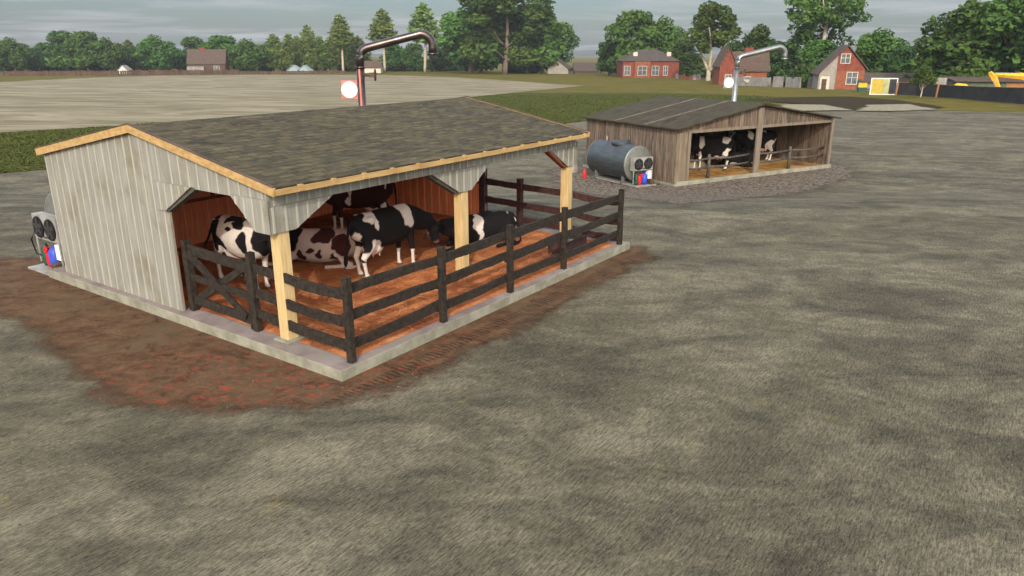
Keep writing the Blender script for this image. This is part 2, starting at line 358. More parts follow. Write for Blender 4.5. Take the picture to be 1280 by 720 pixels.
def leaf_mat(name,dark,light,tr=.25):
    m,nt,b=new_mat(name)
    a=nd(nt,'ShaderNodeAttribute'); a.attribute_name='tint'
    sp=nd(nt,'ShaderNodeSeparateColor'); nt.links.new(a.outputs['Color'],sp.inputs[0])
    oi=nd(nt,'ShaderNodeObjectInfo')
    c=mixc(nt,sp.outputs[0],dark,light)
    hs=nd(nt,'ShaderNodeHueSaturation'); mr=nd(nt,'ShaderNodeMapRange'); mr.inputs[3].default_value=.485; mr.inputs[4].default_value=.52
    nt.links.new(oi.outputs['Random'],mr.inputs[0]); nt.links.new(mr.outputs[0],hs.inputs['Hue'])
    mv=nd(nt,'ShaderNodeMapRange'); mv.inputs[3].default_value=.82; mv.inputs[4].default_value=1.2
    nt.links.new(oi.outputs['Random'],mv.inputs[0]); nt.links.new(mv.outputs[0],hs.inputs['Value'])
    nt.links.new(c,hs.inputs['Color']); c=hs.outputs[0]
    nt.links.new(c,b.inputs['Base Color']); b.inputs['Roughness'].default_value=.7; b.inputs['Specular IOR Level'].default_value=.2
    t=nd(nt,'ShaderNodeBsdfTranslucent'); nt.links.new(c,t.inputs['Color'])
    mx=nd(nt,'ShaderNodeMixShader'); mx.inputs[0].default_value=tr
    nt.links.new(b.outputs[0],mx.inputs[1]); nt.links.new(t.outputs[0],mx.inputs[2])
    nt.links.new(mx.outputs[0],nt.nodes['Material Output'].inputs['Surface'])
    return m
M['leaf_broad']=leaf_mat('broad_leaf',(.026,.066,.012),(.105,.195,.036))
M['leaf_pine']=leaf_mat('light_needle',(.075,.125,.024),(.22,.29,.075),.35)
M['leaf_dark']=leaf_mat('dark_leaf',(.019,.048,.012),(.072,.138,.030))
M['leaf_birch']=leaf_mat('birch_leaf',(.040,.080,.014),(.12,.185,.034))
M['bark']=mat('brown_bark',(.11,.085,.06),(.20,.16,.115),scale=3,stretch=(2,2,.5),bump=.4,bdist=.05)
M['bark_pale']=mat('pale_bark',(.30,.25,.185),(.46,.40,.31),scale=2,stretch=(1,1,3),bump=.3,bdist=.05)
M['blade']=leaf_mat('grass_blade',(.034,.044,.007),(.082,.090,.016),.25)
def coat_mat():
    m,nt,b=new_mat('cow_coat')
    n=noi(nt,mapped(nt),26,5,.6)
    c=mixc(nt,1.0,tint(nt),mixc(nt,n,(.72,.72,.72),(1.15,1.13,1.1)),'MULTIPLY')
    nt.links.new(c,b.inputs['Base Color']); b.inputs['Roughness'].default_value=.8; b.inputs['Specular IOR Level'].default_value=.07
    bumpn(nt,b,n,.35,.012)
    return m
M['coat']=coat_mat()

# ------------------------------------------------------------------ ground sheets
def off(y): return .004+max(0,y-20)*.00025
def cutmesh(name,poly,lay,material,margin_rows=True):
    # flat polygon (world xy) cut at the terrain knots, draped on the terrain
    bm=bmesh.new(); vs=[bm.verts.new((p[0],p[1],0)) for p in poly]; bm.faces.new(vs)
    bmesh.ops.triangulate(bm,faces=bm.faces[:])
    for k in KNOT:
        bmesh.ops.bisect_plane(bm,geom=bm.verts[:]+bm.edges[:]+bm.faces[:],plane_co=(0,k,0),plane_no=(0,1,0))
    for v in bm.verts: v.co.z=zf(v.co.y)+lay*off(v.co.y)
    bmesh.ops.recalc_face_normals(bm,faces=bm.faces)
    if sum(f.normal.z for f in bm.faces)<0: bmesh.ops.reverse_faces(bm,faces=bm.faces)
    me=bpy.data.meshes.new(name); bm.to_mesh(me); bm.free(); me.materials.append(material)
    o=bpy.data.objects.new(name,me); col.objects.link(o); o['kind']='structure'; return o
def W2(pts): return [hit(x,y).xy for x,y in pts]
g=cutmesh('ground',[(-1500,-40),(1500,-40),(1500,2600),(-1500,2600)],0,M['ground'])
mead=W2([(-300,190),(-80,175),(0,166),(150,157),(300,146),(500,130),(640,118),(830,119),(930,126),(1000,135),(1040,138.5),(1170,138),(1290,141),(1600,155)])
mead=mead+[Vector((1490,mead[-1].y)),Vector((1490,2500)),Vector((-1490,2500)),Vector((-1490,mead[0].y))]
cutmesh('meadow',mead,1,M['meadow'])
cutmesh('field',W2([(-420,195),(-80,174),(0,166),(150,157),(300,146),(500,131),(560,124.5),(640,116.5),(730,107.5),(640,101.5),(560,96.5),(480,94.2),(320,93.8),(200,95),(100,98),(0,103),(-160,110)]),2,M['field'])
VERGE=W2([(-420,196),(-80,174.5),(0,166.5),(150,157.5),(300,146.5),(500,131),(560,124.8),(640,117),(830,117),(930,119.5),(1000,124),(960,130),(900,137),(820,143),(740,150),(690,157),(600,165),(300,190),(55,212),(0,217),(-80,224),(-420,255)])
cutmesh('grass_verge',VERGE,3,M['verge'])
cutmesh('track',W2([(985,106.5),(1100,113.5),(1200,122),(1300,131.5),(1700,165),(1700,170),(1300,134),(1200,124.3),(1100,115.5),(985,108)]),2.2,M['road'])

def inside(p,poly):
    c=False; n=len(poly)
    for i in range(n):
        a=poly[i]; b=poly[(i+1)%n]
        if (a[1]>p[1])!=(b[1]>p[1]) and p[0]<(b[0]-a[0])*(p[1]-a[1])/(b[1]-a[1])+a[0]: c=not c
    return c
def sdist(p,poly):
    d=1e9; n=len(poly); P=Vector((p[0],p[1]))
    for i in range(n):
        a=Vector(poly[i][:2]); b=Vector(poly[(i+1)%n][:2]); ab=b-a
        t=max(0,min(1,(P-a).dot(ab)/max(ab.length_squared,1e-9))); d=min(d,(P-a-ab*t).length)
    return d if inside(p,poly) else -d
def fuzzy_sheet(name,poly,res,material,fall,lay,hump=0,kind='structure'):
    xs=[p[0] for p in poly]; ys=[p[1] for p in poly]; mg=fall*1.3
    x0,x1,y0,y1=min(xs)-mg,max(xs)+mg,min(ys)-mg,max(ys)+mg
    ykn=sorted(set([y0+i*res for i in range(int((y1-y0)/res)+2)]+[k for k in KNOT if y0<k<y1])); nx=int((x1-x0)/res)+2
    V=[];E=[];F=[]
    for y in ykn:
        for i in range(nx):
            x=x0+i*res; s=sdist((x,y),poly)
            h=hump*_sm(s/(fall*2.5)+.3)*(.6+.8*abs(noise.noise(Vector((x*.35,y*.35,3))))) if hump else 0
            V.append((x,y,zf(y)+lay*off(y)+h)); E.append(max(-1.5,min(1.5,s/fall)))
    for j in range(len(ykn)-1):
        for i in range(nx-1):
            q=(j*nx+i,j*nx+i+1,(j+1)*nx+i+1,(j+1)*nx+i)
            if max(E[k] for k in q)>-1.2: F.append(q)
    me=bpy.data.meshes.new(name); me.from_pydata(V,[],F); me.materials.append(material)
    at=me.attributes.new('edge','FLOAT','POINT'); at.data.foreach_set('value',E)
    me.polygons.foreach_set('use_smooth',[True]*len(F)); me.update()
    bm=bmesh.new(); bm.from_mesh(me); bmesh.ops.delete(bm,geom=[v for v in bm.verts if not v.link_faces],context='VERTS'); bm.to_mesh(me); bm.free()
    o=bpy.data.objects.new(name,me); col.objects.link(o); o['kind']=kind; return o
fuzzy_sheet('dirt_patch',W2([(-60,322),(-40,365),(40,415),(85,455),(140,497),(230,515),(380,512),(455,494),(560,456),(690,388),(770,345),(812,322),(800,308),(700,330),(428,440),(60,322)]),.16,M['dirt'],.55,1.2)
fuzzy_sheet('gravel_patch',W2([(695,234),(765,246),(850,257),(960,246),(1040,230),(1070,218),(1060,209),(1030,203),(840,225),(735,205),(690,212)]),.25,M['gravel'],.8,1.2)
fuzzy_sheet('soil_mound',W2([(930,126),(985,122.5),(1060,121.5),(1120,126),(1180,134.5),(1168,137.5),(1120,134),(1070,138.5),(1030,133),(990,130)]),.6,M['soil'],1.2,4,hump=.05)
fuzzy_sheet('gravel_mound',W2([(980,131.5),(1030,132),(1066,138.8),(1000,139.5),(975,136)]),.5,M['pale'],1.3,5,hump=.05)
fuzzy_sheet('gravel_mound',W2([(1078,132),(1140,131),(1170,138),(1120,140),(1072,139.5)]),.5,M['pale'],1.3,5,hump=.05)

# grass tufts on the verge (uncountable)
gb=MB(); rnd=random.Random(3); n=0
vx=[p[0] for p in VERGE]; vy=[p[1] for p in VERGE]
while n<52000:
    y=min(vy)+(min(max(vy),115)-min(vy))*rnd.random()**1.35; x=rnd.uniform(-y*.8-3,y*.62+2)
    if not inside((x,y),VERGE): continue
    n+=1; z=zf(y); h=rnd.uniform(.05,.11)*(.7+.9*abs(noise.noise(Vector((x*.5,y*.5,0))))); a=rnd.uniform(0,math.pi); w=rnd.uniform(.03,.07)*(1+y/45); h*=(.8+y/120)
    dx,dy=math.cos(a)*w,math.sin(a)*w; lx,ly=rnd.uniform(-.06,.06),rnd.uniform(-.06,.06); t=rnd.random()
    gb.add([(x-dx,y-dy,z),(x+dx,y+dy,z),(x+lx+dx*.6,y+ly+dy*.6,z+h*.6),(x+lx*1.8,y+ly*1.8,z+h)],[(0,1,2,3)],0,(t,t,t))
tag(gb.build('verge_grass',M['blade']),kind='stuff')

# pebbles and clods lying on the yard (uncountable)
pbm=MB(); rnd=random.Random(21); n=0
while n<9000:
    y=4.5+rnd.random()**1.8*32; x=rnd.uniform(-y*.75-2,y*.75+2); z=zf(y)
    s_=rnd.uniform(.006,.017)*(1+y*.03); t=rnd.uniform(.5,1.25); n+=1
    if noise.noise(Vector((x*.4,y*.4,5)))<rnd.uniform(-.5,.3): continue
    q=[Vector((rnd.uniform(.6,1.2)*a,rnd.uniform(.6,1.2)*b,0))*s_ for a,b in((1,.2),(.2,1),(-1,.1),(-.1,-1))]
    o=Vector((x,y,z+.002)); pbm.add([o+v for v in q]+[o+Vector((0,0,s_*rnd.uniform(.5,1)))],[(0,1,4),(1,2,4),(2,3,4),(3,0,4)],0,(t,t*.97,t*.9))
tag(pbm.build('yard_pebbles',mat('yard_stone',(.06,.055,.042),(.15,.138,.105),scale=5,bump=.2)),kind='stuff')
# ------------------------------------------------------------------ siding helper (board panel with raised battens)
def hspan(poly,x):
    ys=[]; n=len(poly)
    for i in range(n):
        (a,b),(c,d)=poly[i],poly[(i+1)%n]
        if (a<=x<c) or (c<=x<a): ys.append(b+(d-b)*(x-a)/(c-a))
    ys.sort(); return ys
def siding(mb,poly,axis,c0,th,outward,spacing=.25,rw=.036,rd=.012,x_off=.1):
    # poly in (u,z); axis 'a': u runs along x at y=c0; 'b': u runs along y at x=c0; outward +-1
    def P(u,z,d): return (u,c0+d,z) if axis=='a' else (c0+d,u,z)
    d0,d1=(0,th*outward)
    n=len(poly)
    vs=[P(u,z,d0) for u,z in poly]+[P(u,z,d1) for u,z in poly]
    mb.add(vs,[tuple(range(n)),tuple(range(n,2*n))[::-1]]+[(i,n+i,n+(i+1)%n,(i+1)%n) for i in range(n)],0)
    us=[p[0] for p in poly]; u=min(us)+x_off
    while u<max(us)-.03:
        ys=hspan(poly,u); ys2=hspan(poly,u+rw)
        if len(ys)==len(ys2):
            for k in range(0,len(ys)-1,2):
                if ys[k+1]-ys[k]<.05: continue
                e=.004
                q=[(u,ys[k]+e),(u+rw,ys2[k]+e),(u+rw,ys2[k+1]-e),(u,ys[k+1]-e)]
                f0,f1=(th*outward-.004*outward,(th+rd)*outward)
                v=[P(a,b,f0) for a,b in q]+[P(a,b,f1) for a,b in q]
                mb.add(v,[(0,1,2,3),(7,6,5,4),(0,4,5,1),(1,5,6,2),(2,6,7,3),(3,7,4,0)],1)
        u+=spacing*random.uniform(.93,1.07)
# ------------------------------------------------------------------ BARN (light siding)
O=Vector((-2.35,9.38,0)); EX=Vector((math.cos(YAW),math.sin(YAW),0)); EY=Vector((-EX.y,EX.x,0))
def BW(a,b,z=0): return O+EX*a+EY*b+Vector((0,0,z))
barn=empty('barn',O,YAW,'open fronted barn with pale grey siding, fresh pine trim and dark shingle roof','barn')
PZ=.167; BL=8.77; BD=8.55
pad=MB(); pad.box((0,0,-.5),(BL,BD,PZ-.004),1); pad.box((.006,.006,PZ-.01),(BL-.006,BD-.006,PZ),0)
pad.build('concrete_slab',[M['concrete'],M['concrete_edge']],barn,.012)
# bedding floor, gently uneven
bd=MB(); nx,ny=56,56; V=[]
for j in range(ny+1):
    for i in range(nx+1):
        a=.36+(8.42-.36)*i/nx; b=.2+(7.95-.2)*j/ny
        e=min(i,j,nx-i,ny-j)
        V.append((a,b,PZ+.004+(.03+.03*noise.noise(Vector((a*1.7,b*1.7,0)))+.02*noise.noise(Vector((a*5,b*5,0))))*min(1,e/2)))
bd.add(V,[(j*(nx+1)+i,j*(nx+1)+i+1,(j+1)*(nx+1)+i+1,(j+1)*(nx+1)+i) for j in range(ny) for i in range(nx)],smooth=True)
bd.build('bedding',M['straw'],barn)
ls=MB(); rnd=random.Random(8)
for _ in range(4500):
    a=rnd.uniform(.4,8.35); b=rnd.uniform(.25,7.8); z=PZ+.05+.03*noise.noise(Vector((a*1.7,b*1.7,0))); r_=rnd.uniform(0,3.15); L=rnd.uniform(.06,.17); w=.006
    d=Vector((math.cos(r_),math.sin(r_),rnd.uniform(-.15,.25)))*L; e=Vector((-math.sin(r_),math.cos(r_),0))*w; p=Vector((a,b,z)); t=rnd.uniform(.55,1.3)
    ls.add([p-d-e,p+d-e,p+d+e,p-d+e],[(0,1,2,3)],0,(t,t*rnd.uniform(.8,1),t*rnd.uniform(.6,1)))
lo_=ls.build('loose_straw',mat('loose_straw',(.32,.125,.05),(.50,.23,.09),scale=4,bump=0),barn); lo_['kind']='stuff'
RB,RZ=4.74,3.12; EF=(1.22,2.47); EB=(8.14,2.49)      # underside of roof: ridge, front eave, back eave
def roofz(b): return RZ+(EF[1]-RZ)*(RB-b)/(RB-EF[0]) if b<RB else RZ+(EB[1]-RZ)*(b-RB)/(EB[0]-RB)
GA=.14; PX=.36; PB=1.53
def gable_panels(ga,out,name):
    d=out
    w=MB(); siding(w,[(4.02,PZ),(8.07,PZ),(8.07,roofz(8.07)-.01),(RB,RZ-.01),(4.02,roofz(4.02)-.01)],'b',ga+.04*-d,.04,d)
    w.build('gable_wall',[M['siding'],M['batten']],barn)
    h=MB(); siding(h,[(1.42,2.33),(4.015,2.33),(4.015,roofz(4.015)-.01),(1.42,roofz(1.42)-.01)],'b',ga+.04*-d,.04,d); 
    h.build('gable_header',[M['siding'],M['batten']],barn)
    br=MB(); siding(br,[(1.40,1.87),(1.72,1.87),(2.26,2.36),(1.40,2.36)],'b',ga+.012*d,.03,d,.2)
    br.build('corner_bracket',[M['siding'],M['batten']],barn)
    br=MB(); siding(br,[(3.25,2.36),(4.04,1.9),(4.3,1.9),(4.3,2.36)],'b',ga+.012*d,.03,d,.2)
    br.build('corner_bracket',[M['siding'],M['batten']],barn)
    ed=MB(); ed.beam((ga-.05*d,3.2,2.34),(ga-.05*d,4.06,1.88),.12,.05,(0,0,1)); ed.build('brace',M['slate_trim'],barn)
gable_panels(GA,-1,'left'); gable_panels(8.62,1,'right')
# inner lining of both gables and the back wall
def lining(axis,c0,out,u0,u1,gz):
    w=MB(); siding(w,[(u0,PZ),(u1,PZ),(u1,1.12),(u0,1.12)],axis,c0,.03,out,.27,.045,.014); w.build('lower_lining',[M['red_wood'],M['red_batten']],barn)
    t=MB()
    if axis=='a': t.box((u0,min(c0,c0+out*.055),1.12),(u1,max(c0,c0+out*.055),1.19))
    else: t.box((min(c0,c0+out*.055),u0,1.12),(max(c0,c0+out*.055),u1,1.19))
    k=u0+.9
    while k<u1:
        zt=roofz(k)-.05 if axis=='b' else gz-.05
        if axis=='a': t.box((k,min(c0,c0+out*.05),1.191),(k+.09,max(c0,c0+out*.05),zt))
        else: t.box((min(c0,c0+out*.05),k,1.191),(max(c0,c0+out*.05),k+.09,zt))
        k+=1.15
    t.build('lining_rail',M['red_trim'],barn)
    p=MB()
    def P(u,z,d): return (u,c0+d,z) if axis=='a' else (c0+d,u,z)
    pol=[(u0,1.12),(u1,1.12),(u1,gz-.02),(u0,gz-.02)] if axis=='a' else [(u0,1.12),(u1,1.12),(u1,roofz(u1)-.02)]+([(RB,RZ-.02)] if u0<RB<u1 else [])+[(u0,roofz(u0)-.02)]
    p.prism([P(u,z,0) for u,z in pol],(0,.025*out,0) if axis=='a' else (.025*out,0,0)); p.build('upper_lining',M['red_upper'],barn,fixn=True)
lining('b',GA+.045,1,4.06,7.98,0); lining('b',8.62-.045,-1,4.06,7.98,0); lining('a',7.985,-1,GA+.08,8.54,roofz(7.985))
bw=MB(); siding(bw,[(GA,PZ),(8.62,PZ),(8.62,roofz(8.03)-.01),(GA,roofz(8.03)-.01)],'a',8.03,.04,1); bw.build('back_wall',[M['siding'],M['batten']],barn)
# posts
for a,nm in ((PX,1),(4.55,1),(8.42,1)):
    p=MB(); w=.098; p.beam((a,PB,PZ+.03),(a,PB,2.26),2*w,2*w,(0,1,0),seg=4,jit=.002)
    po=p.build('post',M['pine'],barn,.008)
    f=MB(); f.box((a-.17,PB-.17,PZ-.002),(a+.17,PB+.17,PZ+.035)); f.build('footing',M['concrete_edge'],po,.01)
# front valance and brackets
v=MB(); siding(v,[(GA-.02,2.26),(8.64,2.26),(8.64,2.47),(GA-.02,2.47)],'a',1.46,.035,-1,.21); v.build('front_valance',[M['siding'],M['batten']],barn)
for pts in ([(GA-.03,1.87),(.56,1.87),(1.30,2.258),(GA-.03,2.258)],[(3.62,2.258),(4.36,1.83),(4.72,1.83),(5.30,2.258)],[(7.55,2.258),(8.26,1.83),(8.64,1.83),(8.64,2.258)]):
    k=MB(); siding(k,pts,'a',1.43,.03,-1,.21,x_off=.05); k.build('post_bracket',[M['siding'],M['batten']],barn)
    k2=MB(); 
    if pts[0][0]>1: k2.beam((pts[0][0]-.02,1.52,pts[0][1]-.02),(pts[1][0],1.52,pts[1][1]-.02),.13,.05); k2.build('brace',M['red_trim'] if pts[0][0]>6 else M['slate_trim'],barn)
# beams and rafters under the roof
r=MB(); r.box((GA+.05,PB-.06,2.262),(8.55,PB+.06,2.45)); r.build('eave_beam',M['pine'],barn)
# roof slabs
A0,A1=.09,8.78
def slab(b0,b1,th,inset=0,over=0):
    mb=MB(); z0,z1=roofz(b0),roofz(b1)
    n=24; nb=14; V=[]
    for t in (0,th):
        for i in range(n+1):
            for j in range(nb+1):
                a=A0+(A1-A0)*i/n; k=j/nb; wob=.012*noise.noise(Vector((a*1.3,k*6,t))) if t and 0<i<n and 0<j<nb else 0
                V.append((a,b0+(b1-b0)*k,z0+(z1-z0)*k+t+wob))
    N=(n+1)*(nb+1); F=[]
    for i in range(n):
        for j in range(nb):
            q=(i*(nb+1)+j,i*(nb+1)+j+1,(i+1)*(nb+1)+j+1,(i+1)*(nb+1)+j); F+= [q[::-1],tuple(N+x for x in q)]
    for i in range(n):
        for j in (0,nb):
            a,b=i*(nb+1)+j,(i+1)*(nb+1)+j; F.append((a,b,N+b,N+a))
    for j in range(nb):
        for i in (0,n):
            a,b=i*(nb+1)+j,i*(nb+1)+j+1; F.append((a,b,N+b,N+a))
    mb.add(V,F); return mb
slab(EF[0]-.02,RB,.10).build('roof',M['shingle'],barn,fixn=True)
rb_=slab(RB+.001,EB[0]+.02,.10).build('roof',M['shingle'],barn,fixn=True)
# boarded underside of the roof
for b0,b1 in ((EF[0]+.16,RB-.01),(RB+.01,7.97)):
    c=MB(); k=GA+.08
    while k<8.5:
        w=min(.2,8.54-k); t=random.uniform(.85,1.1); c.prism([(k,b0,roofz(b0)-.032),(k+w-.008,b0,roofz(b0)-.032),(k+w-.008,b1,roofz(b1)-.032),(k,b1,roofz(b1)-.032)],(0,0,.026),0,(t,t,t)); k+=.2
    c.build('ceiling_boards',M['red_upper'],barn,fixn=True)
# pine barge boards and fascia
def barge(a,name='barge_board'):
    f=MB(); h=.125
    f.beam((a,EF[0]-.05,roofz(EF[0]-.05)+.045),(a,RB,RZ+.045),.035,h); f.beam((a,RB,RZ+.045),(a,EB[0]+.05,roofz(EB[0]+.05)+.045),.035,h)
    f.build(name,M['pine_x'],barn)
    d=MB(); d.beam((a,EF[0]-.04,roofz(EF[0]-.05)+.122),(a,RB,RZ+.122),.05,.016); d.beam((a,RB,RZ+.122),(a,EB[0]+.05,roofz(EB[0]+.05)+.122),.05,.016); d.build('drip_edge',M['roofbrown'],barn)
barge(A0-.02); barge(A1+.02)
fa=MB(); fa.beam((A0,EF[0]-.045,roofz(EF[0])+.03),(A1,EF[0]-.045,roofz(EF[0])+.035),.035,.08)
a=A0+.4
while a<A1-.1:
    fa.box((a,EF[0]-.075,roofz(EF[0])-.0),(a+.07,EF[0]+.0,roofz(EF[0])+.09)); a+=.62
fa.build('fascia',M['pine_x'],barn)

# ------------------------------------------------------------------ pen fences of the barn
def world_thing(name,label,cat,group=None): return empty(name,O,YAW,label,cat,group)
def fpost(par,a,b,h=1.26,w=.13,m='fence',z0=PZ,lean=0):
    p=MB(); p.beam((a,b,z0),(a+lean,b,z0+h),w,w,(0,1,0),seg=5,jit=.006); return p.build('post',M[m],par,.006)
def rail(par,p0,p1,h=.15,w=.045,m='fence',sag=0):
    p=MB(); p.beam(p0,p1,w,h,seg=8,jit=.009,sag=sag); return p.build('rail',M[m],par,.004)
ff=world_thing('pen_fence','dark three rail fence along the long open front of the pale barn','fence','dark rail fences of the pale barn')
FP=[.294,2.285,4.16,6.02,8.43]
for a in FP: fpost(ff,a,.105,w=.10)
for a0,a1 in zip(FP,FP[1:]):
    for z in (1.05,.66,.26):
        rail(ff,(a0-.05,.105+.07,PZ+z+random.uniform(-.03,.03)),(a1+.05,.105+.07,PZ+z+random.uniform(-.03,.03)),h=random.uniform(.14,.17),sag=random.uniform(-.02,.03))
fl=world_thing('pen_fence','short dark rail fence at the barn gable, between cross braced gate and front corner post','fence','dark rail fences of the pale barn')
fpost(fl,.30,2.22,h=1.28,w=.105)
for z in (1.02,.62,.28):
    rail(fl,(.30,2.15,PZ+z+.02),(.30,1.62,PZ+z),sag=.0); rail(fl,(.30,1.45,PZ+z-.01),(.30,.10,PZ+z-.02),sag=.03)
fr=world_thing('pen_fence','reddish dark rail fence closing the far right end of the pale barn','fence','dark rail fences of the pale barn')
fpost(fr,8.60,4.10,h=1.45,w=.16,m='fence_red'); fpost(fr,8.57,2.94,h=1.2,m='fence_red')
for z in (1.0,.55,.18):
    rail(fr,(8.58,4.0,PZ+z+.03),(8.58,2.95,PZ+z),m='fence_red'); rail(fr,(8.58,2.95,PZ+z),(8.58,1.62,PZ+z-.03),m='fence_red'); rail(fr,(8.58,1.43,PZ+z-.03),(8.48,.15,PZ+z-.05),sag=.04,m='fence_red')
gt=world_thing('gate','dark wooden cross braced gate beside the pale gable wall','gate')
fpost(gt,.30,3.93,h=1.22,w=.12)
fpost(gt,.30,2.34,h=1.10,w=.055)
for z,h in ((1.03,.17),(.56,.11),(.16,.15)): rail(gt,(.30,3.9,PZ+z+.04),(.30,2.36,PZ+z),h=h,w=.05)
for z0,z1 in ((.2,1.0),(1.0,.2)):
    p=MB(); p.beam((.33 if z0<.5 else .27,3.85,PZ+z0),(.33 if z0<.5 else .27,2.42,PZ+z1),.04,.12,seg=6,jit=.006); p.build('brace',M['fence'],gt)
# trough
tr=empty('water_trough',BW(6.75,.45,PZ+.02),YAW,'maroon wooden water trough inside the barn fence near the right end','trough')
t=MB(); L,Wd,H=.8,.5,.32
t.box((0,0,0),(L,.05,H)); t.box((0,Wd-.05,0),(L,Wd,H)); t.box((0,.051,0),(.05,Wd-.051,H)); t.box((L-.05,.051,0),(L,Wd-.051,H)); t.box((.051,.051,0),(L-.051,Wd-.051,.05))
t.build('basin',M['trough'],tr,.006)
t=MB(); t.box((.052,.052,.05),(L-.052,Wd-.052,H-.07)); t.build('water',M['dark_water'],tr)

# ------------------------------------------------------------------ milk tanks
def make_tank(label):
    # axis along +x; fan unit at x<0 end. base on ground
    r=empty('milk_tank',(0,0,0),0,label,'milk tank','cooling tanks beside the barns')
    RR,L,zc=.72,2.5,.85
    b=MB(); rings=[((.0,0,zc),RR*.985,RR*.985)]
    prof=[(0,1.0),(.02,1.0),(L*.33,1.0),(L*.34,1.006),(L*.36,1.006),(L*.37,1.0),(L*.66,1.0),(L*.67,1.006),(L*.69,1.006),(L*.7,1.0),(L,1.0)]
    b.loft([((x,0,zc),RR*k,RR*k) for x,k in prof],n=48,cap=False)
    b.build('tank_shell',M['steel'],r)
    for s,x in ((-1,0),(1,L)):
        e=MB(); e.loft([((x+s*.001,0,zc),RR*1.012,RR*1.012),((x+s*.03,0,zc),RR*1.012,RR*1.012),((x+s*.045,0,zc),RR*.95,RR*.95),((x+s*.07,0,zc),RR*.62,RR*.62),((x+s*.115,0,zc),RR*.05,RR*.05)],n=48)
        e.build('end_cap',M['steel_dark'],r)
    l=MB(); l.loft([((L*.45,0,zc+RR-.04),.40,.40),((L*.45,0,zc+RR+.05),.40,.40),((L*.45,0,zc+RR+.06),.34,.34),((L*.45,0,zc+RR+.10),.30,.30)],n=28,smooth=False)
    l.box((L*.45-.05,-.42,zc+RR+.02),(L*.45+.05,-.34,zc+RR+.12)); ml=l.build('manhole_lid',M['steel'],r,.006)
    v=MB(); v.tube([(L*.78,.1,zc+RR-.05),(L*.78,.1,zc+RR+.18)],.028,n=12); v.tube([(L*.78,.1,zc+RR+.182),(L*.78,.1,zc+RR+.21)],.045,n=12); v.build('vent_pipe',M['greyplate'],r)
    for x in (.35,L-.35):
        b=MB(); b.box((x-.06,-.55,.02),(x+.06,.55,.1)); b.box((x-.05,-.5,.101),(x+.05,-.4,.55)); b.box((x-.05,.4,.101),(x+.05,.5,.55))
        b.build('cradle',M['steel_dark'],r)
    sk=MB(); sk.box((-.62,-.52,.0),(L*.9,.52,.04)); sk.build('skid',M['panel'],r,.004)
    # fan unit
    fp=MB(); fp.box((-.36,-.50,.62),(-.14,.50,1.14)); fp.box((-.36,-.50,.10),(-.33,-.46,.619)); fp.box((-.36,.46,.10),(-.33,.50,.619))
    fu=fp.build('fan_panel',M['panel'],r,.006)
    for y in (-.25,.25):
        f=MB(); 
        f.tube([(-.362,y,0.88),(-.385,y,0.88)],.225,m=0,n=28,smooth=False)
        for k in range(5):
            a=k*2*math.pi/5; f.beam((-.392,y+.04*math.cos(a),0.88+.04*math.sin(a)),(-.392,y+.2*math.cos(a+.3),0.88+.2*math.sin(a+.3)),.01,.09,(0,-math.sin(a),math.cos(a)),m=1)
        f.tube([(-.386,y,0.88),(-.41,y,0.88)],.045,m=1,n=12)
        f.build('fan',[M['black'],M['hoarding']],fu)
    for y,rad,h,mm,nm in ((.30,.085,.36,'greenp','receiver'),(.12,.09,.30,'redp','compressor'),(-.12,.13,.36,'bluep','pressure_vessel')):
        c=MB(); c.loft([((-.3,y,.05),rad*.8,rad*.8),((-.3,y,.12),rad,rad),((-.3,y,.05+h),rad,rad),((-.3,y,.12+h),rad*.55,rad*.55),((-.3,y,.16+h),.03,.03)],n=18); c.build(nm,M[mm],r)
    c=MB(); c.box((-.36,-.45,.26),(-.2,-.28,.58)); c.build('control_box',M['white'],r,.008)
    c=MB(); c.tube([(-.37,.44,.8),(-.45,.5,.6),(-.42,.46,.3),(-.3,.3,.2)],.015); c.tube([(-.4,-.1,.7),(-.42,.1,.74),(-.4,.4,.74)],.012); c.build('hose',M['black'],r)
    c=MB(); c.tube([(-.36,.1,.42),(-.40,.1,.42)],.07,n=16); c.build('red_valve',M['redp'],r)
    c=MB(); c.box((-.5,-.48,.045),(-.15,-.3,.22)); c.build('motor',M['brownp'],r,.01)
    return r
tank1=make_tank('grey milk cooling tank partly hidden behind the left wall of the pale barn')
tank1.location=BW(.66,9.06,0); tank1.rotation_euler=(0,0,YAW)
